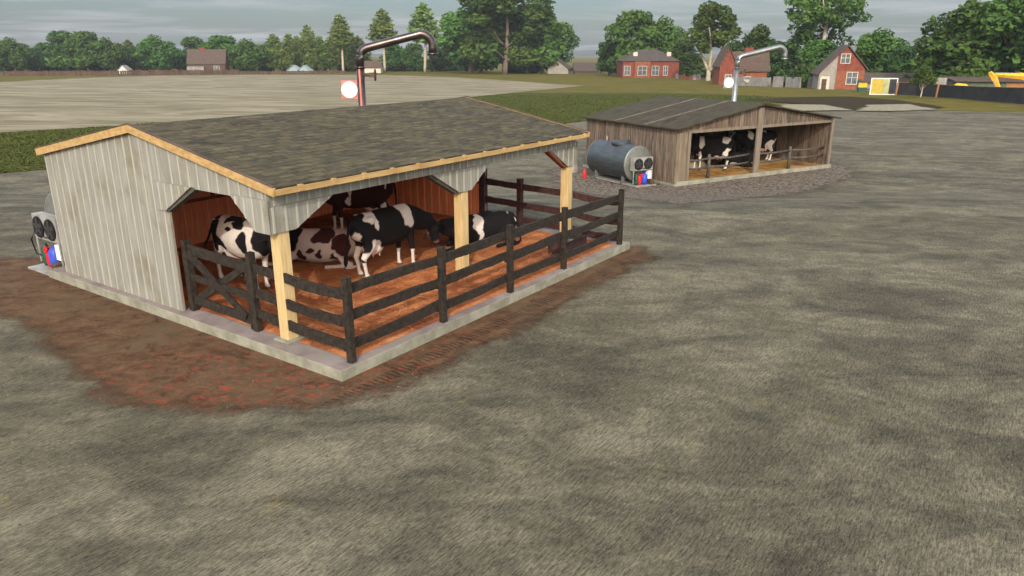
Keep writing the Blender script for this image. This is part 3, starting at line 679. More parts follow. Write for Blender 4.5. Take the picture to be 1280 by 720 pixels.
# ------------------------------------------------------------------ SHED (weathered planks)
YAW2=.5388; O2=Vector((6.61,30.18,-.97)); SX=Vector((math.cos(YAW2),math.sin(YAW2),0)); SY=Vector((-SX.y,SX.x,0))
def SW(a,b,z=0): return O2+SX*a+SY*b+Vector((0,0,z))
shed=empty('cow_shed',O2,YAW2,'weathered grey plank cow shed with mossy low roof and open gable front','shed')
SWd,SD=9.6,6.05; SRA=4.6; SRZ=3.06; SEZ=2.30
def sroof(a): return SEZ+(SRZ-SEZ)*(a/SRA if a<SRA else (SWd-a)/(SWd-SRA))
def planks(mb,poly,axis,c0,th,out,w=.2):
    us=[p[0] for p in poly]; u=min(us)
    while u<max(us)-.01:
        uw=min(w*random.uniform(.8,1.2),max(us)-u); a=hspan(poly,u+.004); b=hspan(poly,u+uw-.008)
        if len(a)>=2 and len(b)>=2:
            t=random.uniform(.62,1.18); c=(t*random.uniform(.95,1.08),t,t*random.uniform(.9,1.02)); d=c0+random.uniform(0,.012)
            q=[(u+.004,a[0]),(u+uw-.006,b[0]),(u+uw-.006,b[-1]),(u+.004,a[-1])]
            P=(lambda u_,z,dd:(u_,dd,z)) if axis=='a' else (lambda u_,z,dd:(dd,u_,z))
            v=[P(x,z,d) for x,z in q]+[P(x,z,d+th*out) for x,z in q]
            mb.add(v,[(0,1,2,3),(7,6,5,4),(0,4,5,1),(1,5,6,2),(2,6,7,3),(3,7,4,0)],0,c)
        u+=uw
def addp(nm,poly,axis,c0,th,out,w=.2,m='plank'):
    k=MB(); planks(k,poly,axis,c0,th,out,w); return k.build(nm,M[m],shed,fixn=True)
f=MB(); f.box((-.1,-.16,-.4),(SWd+.08,SD+.1,.09)); f.build('foundation',M['concrete_edge'],shed,.01)
k=MB(); k.box((-.02,-.17,.0),(SWd+.085,-.02,.17)); k.build('front_kerb',M['concrete_edge'],shed,.012)
k=MB(); V=[]
for j in range(25):
    for i in range(37):
        a=.05+9.4*i/36; b=.03+5.85*j/24; V.append((a,b,.12+.03*noise.noise(Vector((a,b,7)))))
k.add(V,[(j*37+i,j*37+i+1,(j+1)*37+i+1,(j+1)*37+i) for j in range(24) for i in range(36)],smooth=True); k.build('bedding',M['straw2'],shed)
addp('side_wall',[(0,.1),(SD,.1),(SD,SEZ-.02),(0,SEZ-.02)],'b',-.03,.035,1)
addp('side_wall',[(0,.1),(SD,.1),(SD,SEZ-.02),(0,SEZ-.02)],'b',SWd-.04,.035,1)
addp('back_wall',[(0.01,.1),(SWd-.05,.1),(SWd-.05,SEZ-.04),(SRA,SRZ-.04),(0.01,SEZ-.04)],'a',SD-.04,.035,1)
addp('front_gable',[(0.02,2.13),(SWd-.02,2.16),(SWd-.02,SEZ-.02),(SRA,SRZ-.03),(0.02,SEZ-.02)],'a',-.03,.035,1,.19)
addp('front_corner_panel',[(-.0,.1),(.66,.1),(.66,2.128),(-.0,2.128)],'a',-.03,.035,1,.17,'plank_post')
p=MB(); p.beam((.6,.01,2.14),(SWd-.1,.01,2.16),.09,.12); p.build('front_header',M['plank_post'],shed)
for a,w in ((4.66,.30),(SWd-.06,.14),(.62,.12)):
    p=MB(); p.beam((a,-.075,.16),(a,-.075,2.2 if a!=4.66 else sroof(a)-.1),w,.09,(0,1,0),seg=3,jit=.004); p.build('post',M['plank_post'],shed,.008)
for s in (0,1):
    mb=MB(); a0,a1=((-.22,SRA) if s==0 else (SRA+.001,SWd+.22)); n=18; V=[]
    z0=sroof(0)-.22*(SRZ-SEZ)/SRA if s==0 else SRZ; z1=SRZ if s==0 else sroof(SWd)-.22*(SRZ-SEZ)/(SWd-SRA)
    for t in (0,.06):
        for i in range(n+1):
            for j in range(n+1):
                k=i/n; b=-.28+(SD+.5)*j/n; V.append((a0+(a1-a0)*k,b,z0+(z1-z0)*k+t+.018*noise.noise(Vector((k*4+s*9,b*.9,1)))))
    N=(n+1)**2; F=[]
    for i in range(n):
        for j in range(n):
            q=(i*(n+1)+j,i*(n+1)+j+1,(i+1)*(n+1)+j+1,(i+1)*(n+1)+j); F+=[q,tuple(N+x for x in q[::-1])]
    for i in range(n):
        for j in (0,n):
            a,b=i*(n+1)+j,(i+1)*(n+1)+j; F.append((a,b,N+b,N+a)); a,b=j*(n+1)+i,j*(n+1)+i+1; F.append((a,b,N+b,N+a))
    mb.add(V,F,0,smooth=False)
    ro=mb.build('roof',M['barnroof2'],shed,fixn=True)
    sm=MB()
    for b in (1.75,3.75):
        sm.beam((a0,b,z0+.075),(a1,b,z1+.075),.07,.03)
    sm.build('roof_seam',M['seam'],ro)
# shed fence rails, rounded poles
sf=empty('pole_fence',O2,YAW2,'low fence of grey rounded poles across the open front of the weathered shed','fence')
for a in (2.1,7.15):
    p=MB(); p.tube([(a,.22,.1),(a+.02,.22,.6),(a,.22,1.12)],[.075,.07,.065]); p.build('post',M['log'],sf)
for z in (.85,.5):
    for a0,a1,dz in ((.66,2.1,-.06),(2.1,4.5,.06),(4.8,7.15,.0),(7.15,9.5,.1)):
        p=MB(); p.tube([(a0,.22,.1+z+(0 if a0>1 else .03)),((a0+a1)/2,.2,.1+z-.05),(a1,.22,.1+z)],[.05,.045,.05],n=8); p.build('rail',M['log'],sf)
tank2=copy_tree(tank1); tank2['label']='grey milk cooling tank with twin black fans against the weathered plank shed'
tank2.location=SW(-1.16,.95,.03); tank2.rotation_euler=(0,0,YAW2+math.pi/2)
gb_=MB(); gb_.loft([((0,0,0),.1,.1),((0,0,.05),.11,.11),((0,0,.38),.11,.11),((0,0,.46),.06,.06),((0,0,.55),.03,.03)],n=18)
P=SW(-2.05,3.35,0); g1=gb_.build('gas_bottle',M['redp']); g1.scale=(.75,.75,.75); g1.location=(P.x,P.y,zf(P.y)); tag(g1,'small red bottle on the gravel at the far end of the steel tank','bottle')
cb=MB(); cb.loft([((0,0,0),.3,.3),((0,0,.2),.32,.32),((0,0,.42),.26,.26),((0,0,.5),.1,.1)],n=9,smooth=False)
P=SW(-1.5,5.1,0); g2=cb.build('stone_block',M['greywall']); g2.location=(P.x,P.y,zf(P.y)-.02); tag(g2,'rounded grey stone block at the back left corner of the weathered shed','stone')
hp=MB(); V=[]; F=[]
for j in range(9):
    for i in range(20):
        a=2*math.pi*i/20; k=j/8; rr=.95*math.cos(k*math.pi/2)*(1+.18*noise.noise(Vector((math.cos(a)*2,math.sin(a)*2,k*3)))); V.append((rr*math.cos(a),rr*.8*math.sin(a),.62*math.sin(k*math.pi/2)))
for j in range(8):
    for i in range(20): F.append((j*20+i,j*20+(i+1)%20,(j+1)*20+(i+1)%20,(j+1)*20+i))
hp.add(V,F,smooth=True); P=SW(3.35,2.9,.12); hpo=hp.build('hay_pile',M['hay']); hpo.location=P; tag(hpo,'brown and green hay pile inside the weathered shed at its left','hay pile')

# ------------------------------------------------------------------ standpipes
def make_pipe(mp,plate,label,H,arm,armdir,lean=0,stripe=True):
    r=empty('standpipe',(0,0,0),0,label,'pipe','overhead filling pipes behind the barns')
    rad=.125; A=Vector(armdir).normalized()
    up=MB(); rise=arm*.17
    up.tube([(0,0,-.3),(0,0,H*.83)],rad,n=20); up.build('upright',M[mp],r)
    fl=MB(); fl.tube([(0,0,H*.83+.001),(0,0,H*.83+.05)],rad*1.25,n=20); fl.build('flange',M[mp],r)
    pts=[Vector((0,0,H*.83+.051)),Vector((0,0,H*.885))]
    for k in range(1,7):
        t=k/6*math.pi/2*.93; pts.append(Vector((0,0,H*.885))+A*(.34*(1-math.cos(t)))+Vector((0,0,.34*math.sin(t))))
    end=pts[-1]+A*(arm-.7)+Vector((0,0,rise)); pts.append(end)
    for k in range(1,8):
        t=k/7*math.pi/2*1.08; pts.append(end+A*(.36*math.sin(t))+Vector((0,0,-.36*(1-math.cos(t)))))
    pts.append(pts[-1]+Vector((0,0,-.16)))
    ar=MB(); ar.tube(pts,rad,n=20); ao=ar.build('arm',M[mp],r)
    n=MB(); e=pts[-1]; n.tube([e+Vector((0,0,.02)),e-Vector((0,0,.05))],rad*1.35,n=20); n.build('outlet_collar',M[mp],ao)
    if stripe:
        s=MB(); d=Vector((-.12,-1,0)).normalized()
        s.beam(d*rad+Vector((0,0,-.2)),d*rad+Vector((0,0,H*.825)),.05,.02,(0,1,0)); s.build('stripe',M['stripe'],r)
    v=MB(); v.tube([A*.1+Vector((0,0,H*.79)),A*.34+Vector((0,0,H*.79))],.05,n=10); v.box((.26,-.07,H*.79-.07),(.42,.07,H*.79+.07))
    v.build('valve',M['brownp'],r)
    w=MB(); pw=[Vector((.44,.17*math.cos(i*math.pi/6),H*.79+.17*math.sin(i*math.pi/6))) for i in range(13)]; w.tube(pw,.02,n=6); w.beam((.44,-.16,H*.79),(.44,.16,H*.79),.02,.02); w.build('hand_wheel',M['brownp'],r)
    # round sign on a square back plate
    q=MB(); q.box((-.62,-.02,H*.645),(-.1,.01,H*.645+.56)); so=q.build('sign_plate',M[plate],r,.01)
    dsk=MB(); dsk.tube([(-.365,-.021,H*.645+.28),(-.365,-.045,H*.645+.28)],.245,n=40,smooth=False); dsk.build('sign_disc',M['white'],so)
    mk=MB(); x=-.53; rr=random.Random(5)
    while x<-.21:
        w=rr.uniform(.014,.03); mk.box((x,-.052,H*.645+.285),(x+w,-.046,H*.645+.285+rr.uniform(.022,.04))); x+=w+.012
    mk.build('sign_lettering',M['pinkmark'],so)
    return r
pp=make_pipe('pipe','redplate','dark brown overhead filling pipe with salmon stripe, rising behind the pale barn roof',4.95,2.26,(1,.02,0))
P=BW(10.35,10.12); pp.location=(P.x,P.y,zf(P.y)); pp.rotation_euler=(0,0,R(3))
pp2=make_pipe('pipe2','greyplate','grey metal overhead filling pipe rising behind the weathered shed roof',5.3,2.5,(1,.02,0),stripe=False)
P=CAM+ray(918,120)*38.5; pp2.location=(P.x,P.y,zf(P.y)); pp2.rotation_euler=(0,0,R(3))

# ------------------------------------------------------------------ COWS
RED_LIT_SPOT=(.050,.017,.018); RED_LIT_DARK=(.036,.012,.012); BLK=(.012,.011,.012); WHT=(.62,.57,.51); PNK=(.52,.27,.23); HOOF=(.10,.085,.06)  # first two coat colours have the barn's red light painted in
def make_cow(label,patches,base,group,head='down',turn=0,lying=False,tail=0,sc=.92,voxel=.021,blaze=True):
    mb=MB(); D=-.60 if lying else 0
    S=[(-.93,1.12,.10,.09),(-.90,1.13,.18,.17),(-.80,1.10,.25,.235),(-.62,1.07,.315,.285),(-.42,1.025,.355,.30),(-.15,.985,.40,.335),(.12,.98,.405,.33),(.38,1.0,.385,.285),(.58,1.03,.36,.245),(.74,1.06,.31,.20),(.86,1.09,.23,.14)]
    wide=1.12 if lying else 1
    mb.loft([((x,0,zc+D+(0 if not lying else .03)),hw*wide,hh*(.95 if lying else 1)) for x,zc,hh,hw in S],n=20)
    # withers / spine ridge and hips
    mb.loft([((-.75,0,1.26+D),.06,.06),((-.3,0,1.33+D),.07,.06),((.2,0,1.335+D),.07,.06),((.6,0,1.33+D),.08,.07)],n=10)
    for s in (-1,1): mb.ell((-.6,s*.2,1.24+D),(.12,.09,.09))
    # neck + head
    N0=Vector((.66,0,1.10+D))
    if head=='down': poll=Vector((1.34,0,1.0+D)); mz=Vector((1.52,0,.50+D))
    elif head=='graze': poll=Vector((1.30,0,.86)); mz=Vector((1.44,0,.36))
    elif head=='mid': poll=Vector((1.20,0,1.16+D)); mz=Vector((1.40,0,.70+D))
    elif head=='low': poll=Vector((1.30,0,.78)); mz=Vector((1.50,0,.24))
    elif head=='level': poll=Vector((1.26,0,1.26+D)); mz=Vector((1.66,0,1.02+D))
    else: poll=Vector((1.16,0,1.46+D)); mz=Vector((1.58,0,1.22+D))
    rot=Matrix.Rotation(turn,3,'Z')
    fx=lambda p:N0+rot@(Vector(p)-N0)
    poll=fx(poll); mz=fx(mz); hd=(mz-poll).normalized(); sd=hd.cross(Vector((0,0,1))).normalized(); upn=sd.cross(hd).normalized()
    mid=(N0+poll)/2+Vector((0,0,-.02))
    mb.loft([(N0-Vector((.1,0,.05)),.18,.31),(N0.lerp(mid,.6),.15,.26),(mid.lerp(poll,.5),.12,.20),(poll-hd*.02,.10,.15)],n=16)
    HL=(mz-poll).length
    mb.loft([(poll-hd*.10,.07,.07),(poll,.115,.125),(poll+hd*HL*.25,.125,.135),(poll+hd*HL*.5,.10,.115),(poll+hd*HL*.75,.08,.092),(poll+hd*HL*.93,.088,.085),(poll+hd*HL,.06,.06)],n=16)
    for s in (-1,1):
        e0=poll-hd*.02+sd*s*.10+upn*.03; e1=e0+sd*s*.21-upn*.05+hd*.02
        mb.loft([(e0,.03,.03),(e0.lerp(e1,.5),.065,.028),(e1,.03,.02)],n=8)
    # legs
    if not lying:
        for s in (-1,1):
            k=.05*s
            mb.loft([((-.62,s*.13,1.08),.13,.25),((-.58,s*.16,.9),.13,.225),((-.58+k,s*.175,.72),.10,.155),((-.68+k,s*.175,.56),.065,.09),((-.76+k,s*.17,.46),.052,.066),((-.73+k,s*.17,.34),.04,.045),((-.70+k,s*.17,.15),.038,.04),((-.68+k,s*.17,.10),.05,.055),((-.65+k,s*.17,.045),.052,.06),((-.63+k,s*.17,0),.062,.072)],n=14,upv=(1,0,0))
            k=-.07*s
            mb.loft([((.55,s*.13,1.0),.10,.19),((.52,s*.15,.82),.095,.15),((.53+k*.5,s*.155,.66),.065,.085),((.55+k*.7,s*.15,.52),.052,.06),((.56+k,s*.15,.43),.055,.06),((.55+k,s*.15,.32),.038,.04),((.55+k,s*.15,.14),.036,.038),((.56+k,s*.15,.09),.046,.05),((.58+k,s*.15,.04),.05,.058),((.60+k,s*.15,0),.06,.07)],n=14,upv=(1,0,0))
        mb.ell((-.36,0,.62),(.24,.17,.17))
        for x,y in ((-.28,.08),(-.28,-.08),(-.46,.08),(-.46,-.08)): mb.loft([((x,y,.52),.03,.03),((x,y,.44),.018,.018),((x,y,.40),.016,.016)],n=8)
        mb.loft([((-.90,0,1.25),.04,.04),((-.98,tail*.2,1.12),.035,.035),((-1.0,tail*.5,.85),.028,.028),((-1.0,tail*.9,.62),.026,.026),((-1.0,tail*1.15,.5),.05,.05),((-1.0,tail*1.35,.36),.045,.045),((-1.0,tail*1.45,.28),.018,.018)],n=10,upv=(1,0,0))
    else:
        for s in (-1,1):
            ll=1 if s==1 else .7
            mb.loft([((-.72,s*.16,.62),.12,.2),((-.55,s*.26,.42),.15,.22),((-.36,s*.33,.24),.12,.15),((-.5,s*.37,.12),.08,.085),((-.68,s*.38,.075),.055,.06)],n=14)
            mb.loft([((-.70,s*.38,.075),.06,.065),((-.5,s*.43,.06),.045,.05),((-.28,s*.47,.055),.042,.045),((-.2,s*.48,.05),.052,.05),((-.1,s*.49,.045),.05,.045)],n=10)
            mb.loft([((.5,s*.15,.52),.11,.18),((.55,s*.20,.3),.09,.13),((.80,s*.22,.14),.065,.075),((.92,s*.22,.085),.055,.06)],n=12)
            if s==-1: mb.loft([((.92,s*.22,.085),.055,.06),((.75,s*.24,.06),.042,.045),((.6,s*.24,.05),.05,.05)],n=10)
            else: mb.loft([((.92,s*.22,.085),.055,.06),((1.12,s*.24,.06),.04,.045),((1.24,s*.24,.05),.05,.05),((1.32,s*.24,.045),.055,.045)],n=10)
        mb.loft([((-.90,0,.66),.04,.04),((-.98,.05,.5),.032,.032),((-.96,.2,.25),.026,.026),((-.85,.42,.08),.03,.03),((-.68,.52,.05),.045,.04),((-.55,.55,.04),.02,.02)],n=10)
    me=mb.mesh('body',M['coat']); o=bpy.data.objects.new('body',me); col.objects.link(o)
    bm=bmesh.new(); bm.from_mesh(me); bmesh.ops.recalc_face_normals(bm,faces=bm.faces); bm.to_mesh(me); bm.free()
    rm=o.modifiers.new('r','REMESH'); rm.mode='VOXEL'; rm.voxel_size=voxel
    sm=o.modifiers.new('s','SMOOTH'); sm.factor=.5; sm.iterations=4
    dg=bpy.context.evaluated_depsgraph_get(); ev=o.evaluated_get(dg)
    m2=bpy.data.meshes.new_from_object(ev); bpy.data.objects.remove(o); m2.name='cow_body'
    seed=Vector((random.uniform(-50,50),random.uniform(-50,50),0))
    cols=[]
    hl=lambda p:(p-poll).dot(hd)
    for v in m2.vertices:
        p=v.co
        q=p+Vector((noise.noise(p*3.2+seed),noise.noise(p*3.2+seed+Vector((9,0,0))),noise.noise(p*3.2+seed+Vector((0,9,0)))))*.13+Vector((noise.noise(p*9+seed),noise.noise(p*9+seed+Vector((9,0,0))),noise.noise(p*9+seed+Vector((0,9,0)))))*.035
        c=Vector(base)
        for pc,pr,pcol in patches:
            d=((q.x-pc[0])/pr[0])**2+((q.y-pc[1])/pr[1])**2+((q.z-pc[2]-D)/pr[2])**2
            k=max(0,min(1,(1.06-d)/.10)); c=c.lerp(Vector(pcol),k)
        if not lying:
            if p.z<.40 and p.x<.9 and p.x>-.93: c=Vector(WHT)
            if p.z<.055 and p.x<.9: c=Vector(HOOF)
            if abs(p.x+.36)<.26 and p.z<.60 and abs(p.y)<.2 and abs(p.y)<.15+.0*p.x and p.z>.38: c=Vector(PNK).lerp(Vector(WHT),.35)
            if p.x<-.955: c=Vector(BLK) if p.z<1.1 else c
        h=hl(p); lat=(p-poll).dot(sd); hu=(p-poll).dot(upn)
        if h>-.12 and abs(lat)<.4 and (p-poll-hd*h).length<.36 and h<HL+.1 and (p-N0).length>.42:
            c=Vector(BLK)
            if blaze and abs(lat)<.045+.015*noise.noise(p*8) and hu>.02 and h>.0: c=Vector(WHT)
            if h>HL*.84: c=Vector((.10,.065,.06))
        cols+= [c.x,c.y,c.z,1.0]
    ca=m2.color_attributes.get('tint')
    if ca: m2.color_attributes.remove(ca)
    ca=m2.color_attributes.new('tint','FLOAT_COLOR','POINT'); ca.data.foreach_set('color',cols)
    m2.materials.clear(); m2.materials.append(M['coat'])
    m2.polygons.foreach_set('use_smooth',[True]*len(m2.polygons))
    r=empty('cow',(0,0,0),0,label,'cow',group); r.scale=(sc,)*3
    b=bpy.data.objects.new('body',m2); col.objects.link(b); b.parent=r
    for s in (-1,1):
        e=MB(); e.ell(poll+hd*HL*.30+sd*s*.112+upn*.055,(.02,.02,.02),n=8,k=6); e.build('eye',M['black'],r)
    return r
def put(c,P,yaw,z): c.location=(P.x,P.y,z); c.rotation_euler=(0,0,yaw); return c
G1='cows penned in the pale barn'; G2='cows inside the weathered shed'
FZ=PZ+.03
B,Wt=BLK,WHT
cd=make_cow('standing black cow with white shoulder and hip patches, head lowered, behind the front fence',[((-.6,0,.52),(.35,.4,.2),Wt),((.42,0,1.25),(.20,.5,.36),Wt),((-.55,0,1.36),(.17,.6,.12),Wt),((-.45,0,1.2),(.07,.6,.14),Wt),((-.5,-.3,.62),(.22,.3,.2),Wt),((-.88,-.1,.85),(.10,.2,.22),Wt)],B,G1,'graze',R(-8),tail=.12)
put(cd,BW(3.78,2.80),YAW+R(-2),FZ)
ca_=make_cow('mostly white standing cow with black patches just inside the cross braced gate',[((-.72,0,1.2),(.2,.35,.25),B),((-.55,-.3,1.0),(.13,.2,.3),B),((-.1,.05,1.4),(.25,.25,.13),B),((.45,-.3,1.0),(.17,.25,.24),B),((-.2,-.35,.82),(.15,.2,.14),B),((-.05,-.35,1.17),(.09,.2,.05),B),((-.36,-.3,.85),(.13,.2,.16),B),((.2,-.2,1.33),(.2,.25,.10),B),((.98,0,1.1),(.25,.3,.5),B)],Wt,G1,'mid',R(-4),tail=-.42)
put(ca_,BW(1.62,4.3),YAW+R(-96),FZ)
cb_=make_cow('spotted white cow, red barn light painted into its coat, lying on the bedding behind the corner post',[((.70,0,1.2),(.32,.5,.4),B),((.0,.2,1.28),(.28,.4,.14),RED_LIT_SPOT),((-.45,.3,1.1),(.25,.25,.2),RED_LIT_SPOT),((.05,.35,.9),(.09,.2,.10),RED_LIT_SPOT),((-.25,.38,.82),(.08,.2,.08),RED_LIT_SPOT),((.4,.3,.85),(.09,.2,.16),RED_LIT_SPOT),((.22,.35,1.02),(.07,.2,.07),RED_LIT_SPOT)],(.54,.45,.41),G1,'level',R(12),lying=True)  # pinkish base and reddish spots: red interior light painted into the coat
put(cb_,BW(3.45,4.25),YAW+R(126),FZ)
cc=make_cow('very dark cow, red barn light painted into its coat, standing by the red back wall of the pale barn',[((.28,0,1.1),(.045,.5,.3),Wt),((-.62,0,1.25),(.045,.5,.2),Wt),((-.66,.25,.66),(.08,.3,.12),Wt),((.35,.2,.8),(.08,.2,.1),Wt)],RED_LIT_DARK,G1,'down',R(-10))  # reddish tone of this dark coat is painted interior light
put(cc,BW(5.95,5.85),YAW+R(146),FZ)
ce=make_cow('black cow with white shoulder patch lying beside the second pine post',[((.28,0,1.2),(.17,.6,.24),Wt),((.2,.3,.95),(.06,.3,.25),Wt),((-.62,0,1.32),(.1,.2,.07),Wt),((-.84,0,1.2),(.08,.3,.12),Wt)],B,G1,'level',R(10),lying=True,sc=.9)
put(ce,BW(6.55,2.55),YAW+R(158),FZ)
SFZ=-.97+.14
s1=make_cow('black cow with white hip and shoulder patches feeding at the left of the shed',[((.5,0,1.2),(.16,.6,.3),Wt),((.5,.1,.6),(.12,.3,.25),Wt),((-.6,0,1.25),(.18,.6,.17),Wt),((-.62,.2,.75),(.2,.3,.2),Wt)],B,G2,'down',R(5),sc=1.06)
put(s1,SW(3.75,1.75),YAW2+R(152),SFZ)
s2=make_cow('black cow with white legs and rump standing deeper in the shed, behind its middle post',[((.45,0,1.2),(.13,.6,.25),Wt),((-.55,.2,.72),(.25,.3,.3),Wt),((-.2,0,1.38),(.2,.2,.08),Wt),((-.78,.2,.8),(.1,.2,.25),Wt)],B,G2,'level',R(20),sc=1.08)
put(s2,SW(7.4,2.4),YAW2+R(165),SFZ)
s3=make_cow('black cow lying on the bedding at the middle post of the shed',[((.3,0,.75),(.2,.6,.12),Wt),((-.7,0,1.1),(.1,.4,.1),Wt)],B,G2,'level',0,lying=True,sc=.9)
put(s3,SW(5.75,1.9),YAW2+R(150),SFZ)

# ------------------------------------------------------------------ far buildings
def wnd(par,x,z,w,h,y=-.04,frame='cream'):
    f=MB(); t=.12
    f.box((x-w/2-t,y-.05,z-t),(x-w/2,y+.03,z+h+t)); f.box((x+w/2,y-.05,z-t),(x+w/2+t,y+.03,z+h+t)); f.box((x-w/2,y-.05,z-t),(x+w/2,y+.03,z)); f.box((x-w/2,y-.05,z+h),(x+w/2,y+.03,z+h+t))
    f.box((x-.05,y-.045,z+.002),(x+.05,y+.0,z+h-.002)); f.box((x-w/2,y-.04,z+h*.55),(x-.051,y+.0,z+h*.55+.08)); f.box((x+.051,y-.04,z+h*.55),(x+w/2,y+.0,z+h*.55+.08))
    fo=f.build('window',M[frame],par); g=MB(); g.box((x-w/2,y-.012,z),(x+w/2,y+.02,z+h)); g.build('pane',M['glass'],fo); return fo
def face_cam(P): return math.atan2(-P.x,P.y)      # rotation so local -y looks at the camera
def house(name,label,cat,px,py,top,wpx,wallm,roofm,depth=None,wall_frac=.55,ridge='x',turn=0,group=None):
    P=hit(px,py); w=hpx(P,wpx); H=vpx(P,py,top); d=depth or w*.8; hw=H*wall_frac
    r=empty(name,(P.x,P.y,zf(P.y)-.05),face_cam(P)*.0+turn,label,cat,group)
    b=MB()
    if ridge=='x':
        poly=[(0,-.5),(d,-.5),(d,hw),(d/2,H-.15),(0,hw)]
        b.prism([(-w/2,y,z) for y,z in poly],(w,0,0))
        b.build('wall',M[wallm],r,fixn=True)
        ro=MB(); o=.35; k=(H-hw)/(d/2)
        for y0,y1,z0,z1 in ((-o,d/2,hw-o*k,H),(d/2,d+o,H,hw-o*k)):
            ro.prism([(-w/2-o,y0,z0),(-w/2-o,y1,z1),(-w/2-o,y1,z1+.22),(-w/2-o,y0,z0+.22)],(w+2*o,0,0))
    else:
        poly=[(-w/2,-.5),(w/2,-.5),(w/2,hw),(0,H-.15),(-w/2,hw)]
        b.prism([(x,0,z) for x,z in poly],(0,d,0)); b.build('wall',M[wallm],r,fixn=True)
        ro=MB(); o=.35; k=(H-hw)/(w/2)
        for x0,x1,z0,z1 in ((-w/2-o,0,hw-o*k,H),(0,w/2+o,H,hw-o*k)):
            ro.prism([(x0,-o,z0),(x1,-o,z1),(x1,-o,z1+.22),(x0,-o,z0+.22)],(0,d+2*o,0))
    rf=ro.build('roof',M[roofm],r,fixn=True)
    return r,rf,w,H,hw,d
r,rf,w,H,hw,d=house('cabin','dark timber cabin with broad brown roof behind the left plank fence','house',259,91.5,62,44,'timber','roofbrown',wall_frac=.42,turn=R(12))
c=MB(); c.box((-w*.2,d*.45,H-.8),(-w*.05,d*.6,H+1.0)); c.build('chimney',M['brick'],rf)
wnd(r,-w*.25,hw*.35,1.0,1.3,frame='whitecan'); wnd(r,w*.27,hw*.3,2.2,1.8,frame='cream')
p=MB(); p.box((-w*.5,-2.2,0),(-w*.05,-.1,hw*.7)); p.build('porch',M['greywall'],r)
r,rf,w,H,hw,d=house('hut','tiny white gabled hut behind the left plank fence','hut',154,92.5,82,14,'whitecan','greywall',wall_frac=.35,ridge='y')
for i,(px,wp) in enumerate(((367,17),(380,17))):
    r,rf,w,H,hw,d=house('tent',['pale blue gabled tent at the left of two below the light green pines','pale blue gabled tent at the right of two below the light green pines'][i],'tent',px,91.3,82.0,wp,'tentblue','tentblue',wall_frac=.3,ridge='y',group='pale blue tents under the trees')
r,rf,w,H,hw,d=house('hut','small cream hut with brown roof beyond the field, seen right of the striped pipe','hut',466,91.5,76.5,20,'cream','roofbrown',wall_frac=.5)
r,rf,w,H,hw,d=house('gabled_shed','beige gabled shed with dark roof right of the big broadleaf tree','shed',697,92.5,75.5,26,'beige','roofdark',wall_frac=.4,ridge='y',turn=R(-18))
c=MB(); c.box((-.5,-.06,H*.62),(.5,.02,H*.62+1.0)); c.build('vent',M['roofdark'],r)
r,rf,w,H,hw,d=house('low_barn','low barn with wide dark roof between the beige shed and the brick house','barn',733,92.5,79,30,'timber','roofdark',wall_frac=.3)
# brick house with hip roof
P=hit(813,97.5); k=hpx(P,1)
bh=empty('brick_house',(P.x,P.y,zf(P.y)-.05),0,'single storey red brick house with dark hip roof and cream windows','house')
w=hpx(P,70); H=vpx(P,97.5,62); hw=H*.60; d=w*.8
b=MB(); b.box((-w/2,0,-.5),(w/2,d,hw)); b.build('wall',M['brick'],bh)
b=MB(); b.box((-w*.30,-1.0,-.5),(-w*.02,-.002,hw-.1)); b.build('front_bay',M['brick2'],bh)
rf=MB(); o=.5; rr=[(-w/2-o,-o,hw),(w/2+o,-o,hw),(w/2+o,d+o,hw),(-w/2-o,d+o,hw),(-w*.18,d/2,H),(w*.18,d/2,H)]
rf.add(rr,[(0,1,5,4),(1,2,5),(2,3,4,5),(3,0,4),(3,2,1,0)]); rfo=rf.build('roof',M['roofdark'],bh)
for x,mm in ((-w*.26,'cream'),(w*.34,'cream')):
    c=MB(); c.box((x-.7,d*.2,hw+.3),(x+.7,d*.2+1.3,H*.92)); c.build('chimney',M[mm],rfo)
for x,ww,yy in ((-w*.42,1.9,-.04),(-w*.16,2.8,-1.04),(w*.08,2.2,-.04),(w*.26,1.3,-.04)): wnd(bh,x,hw*.18,ww,hw*.52,yy)
# red house behind the birch
P=hit(928,106); w=hpx(P,62); H=vpx(P,106,60)
rh=empty('red_house',(P.x,P.y,zf(P.y)-.05),R(4),'red house with tall gable and long brown roof behind the second pipe','house')
g0,g1=-w*.52,-w*.20; hw=H*.55
b=MB(); b.prism([(g0,-1,-.5),(g1,-1,-.5),(g1,-1,hw),((g0+g1)/2,-1,H),(g0,-1,hw)],(0,w*.4,0)); b.build('gable_wing',M['brick'],rh,fixn=True)
b=MB(); b.box((g1+.01,.6,-.5),(w*.5,w*.32,hw*.70)); b.build('wall',M['brick2'],rh)
rf=MB(); y0,y1=.1,w*.18; rf.prism([(g1-.3,y0,hw*.66),(g1-.3,y1,H*.885),(g1-.3,y1,H*.885+.25),(g1-.3,y0,hw*.66+.25)],(w*.5-g1+1.0,0,0)); rf.prism([(g1-.3,y1,H*.885),(g1-.3,w*.34,hw*.66),(g1-.3,w*.34,hw*.66+.25),(g1-.3,y1,H*.885+.25)],(w*.5-g1+1.0,0,0))
rfo=rf.build('roof',M['roofbrown'],rh,fixn=True)
rf=MB(); gm=(g0+g1)/2
for x0,x1,z0,z1 in ((g0-.4,gm,hw-.6,H+.05),(gm,g1+.4,H+.05,hw-.6)): rf.prism([(x0,-1.4,z0),(x1,-1.4,z1),(x1,-1.4,z1+.25),(x0,-1.4,z0+.25)],(0,w*.4+.6,0))
rf.build('gable_roof',M['roofbrown'],rh,fixn=True)
c=MB(); c.box((w*.05,w*.14,H*.7),(w*.22,w*.2,H*1.02)); c.build('chimney',M['brick'],rfo)
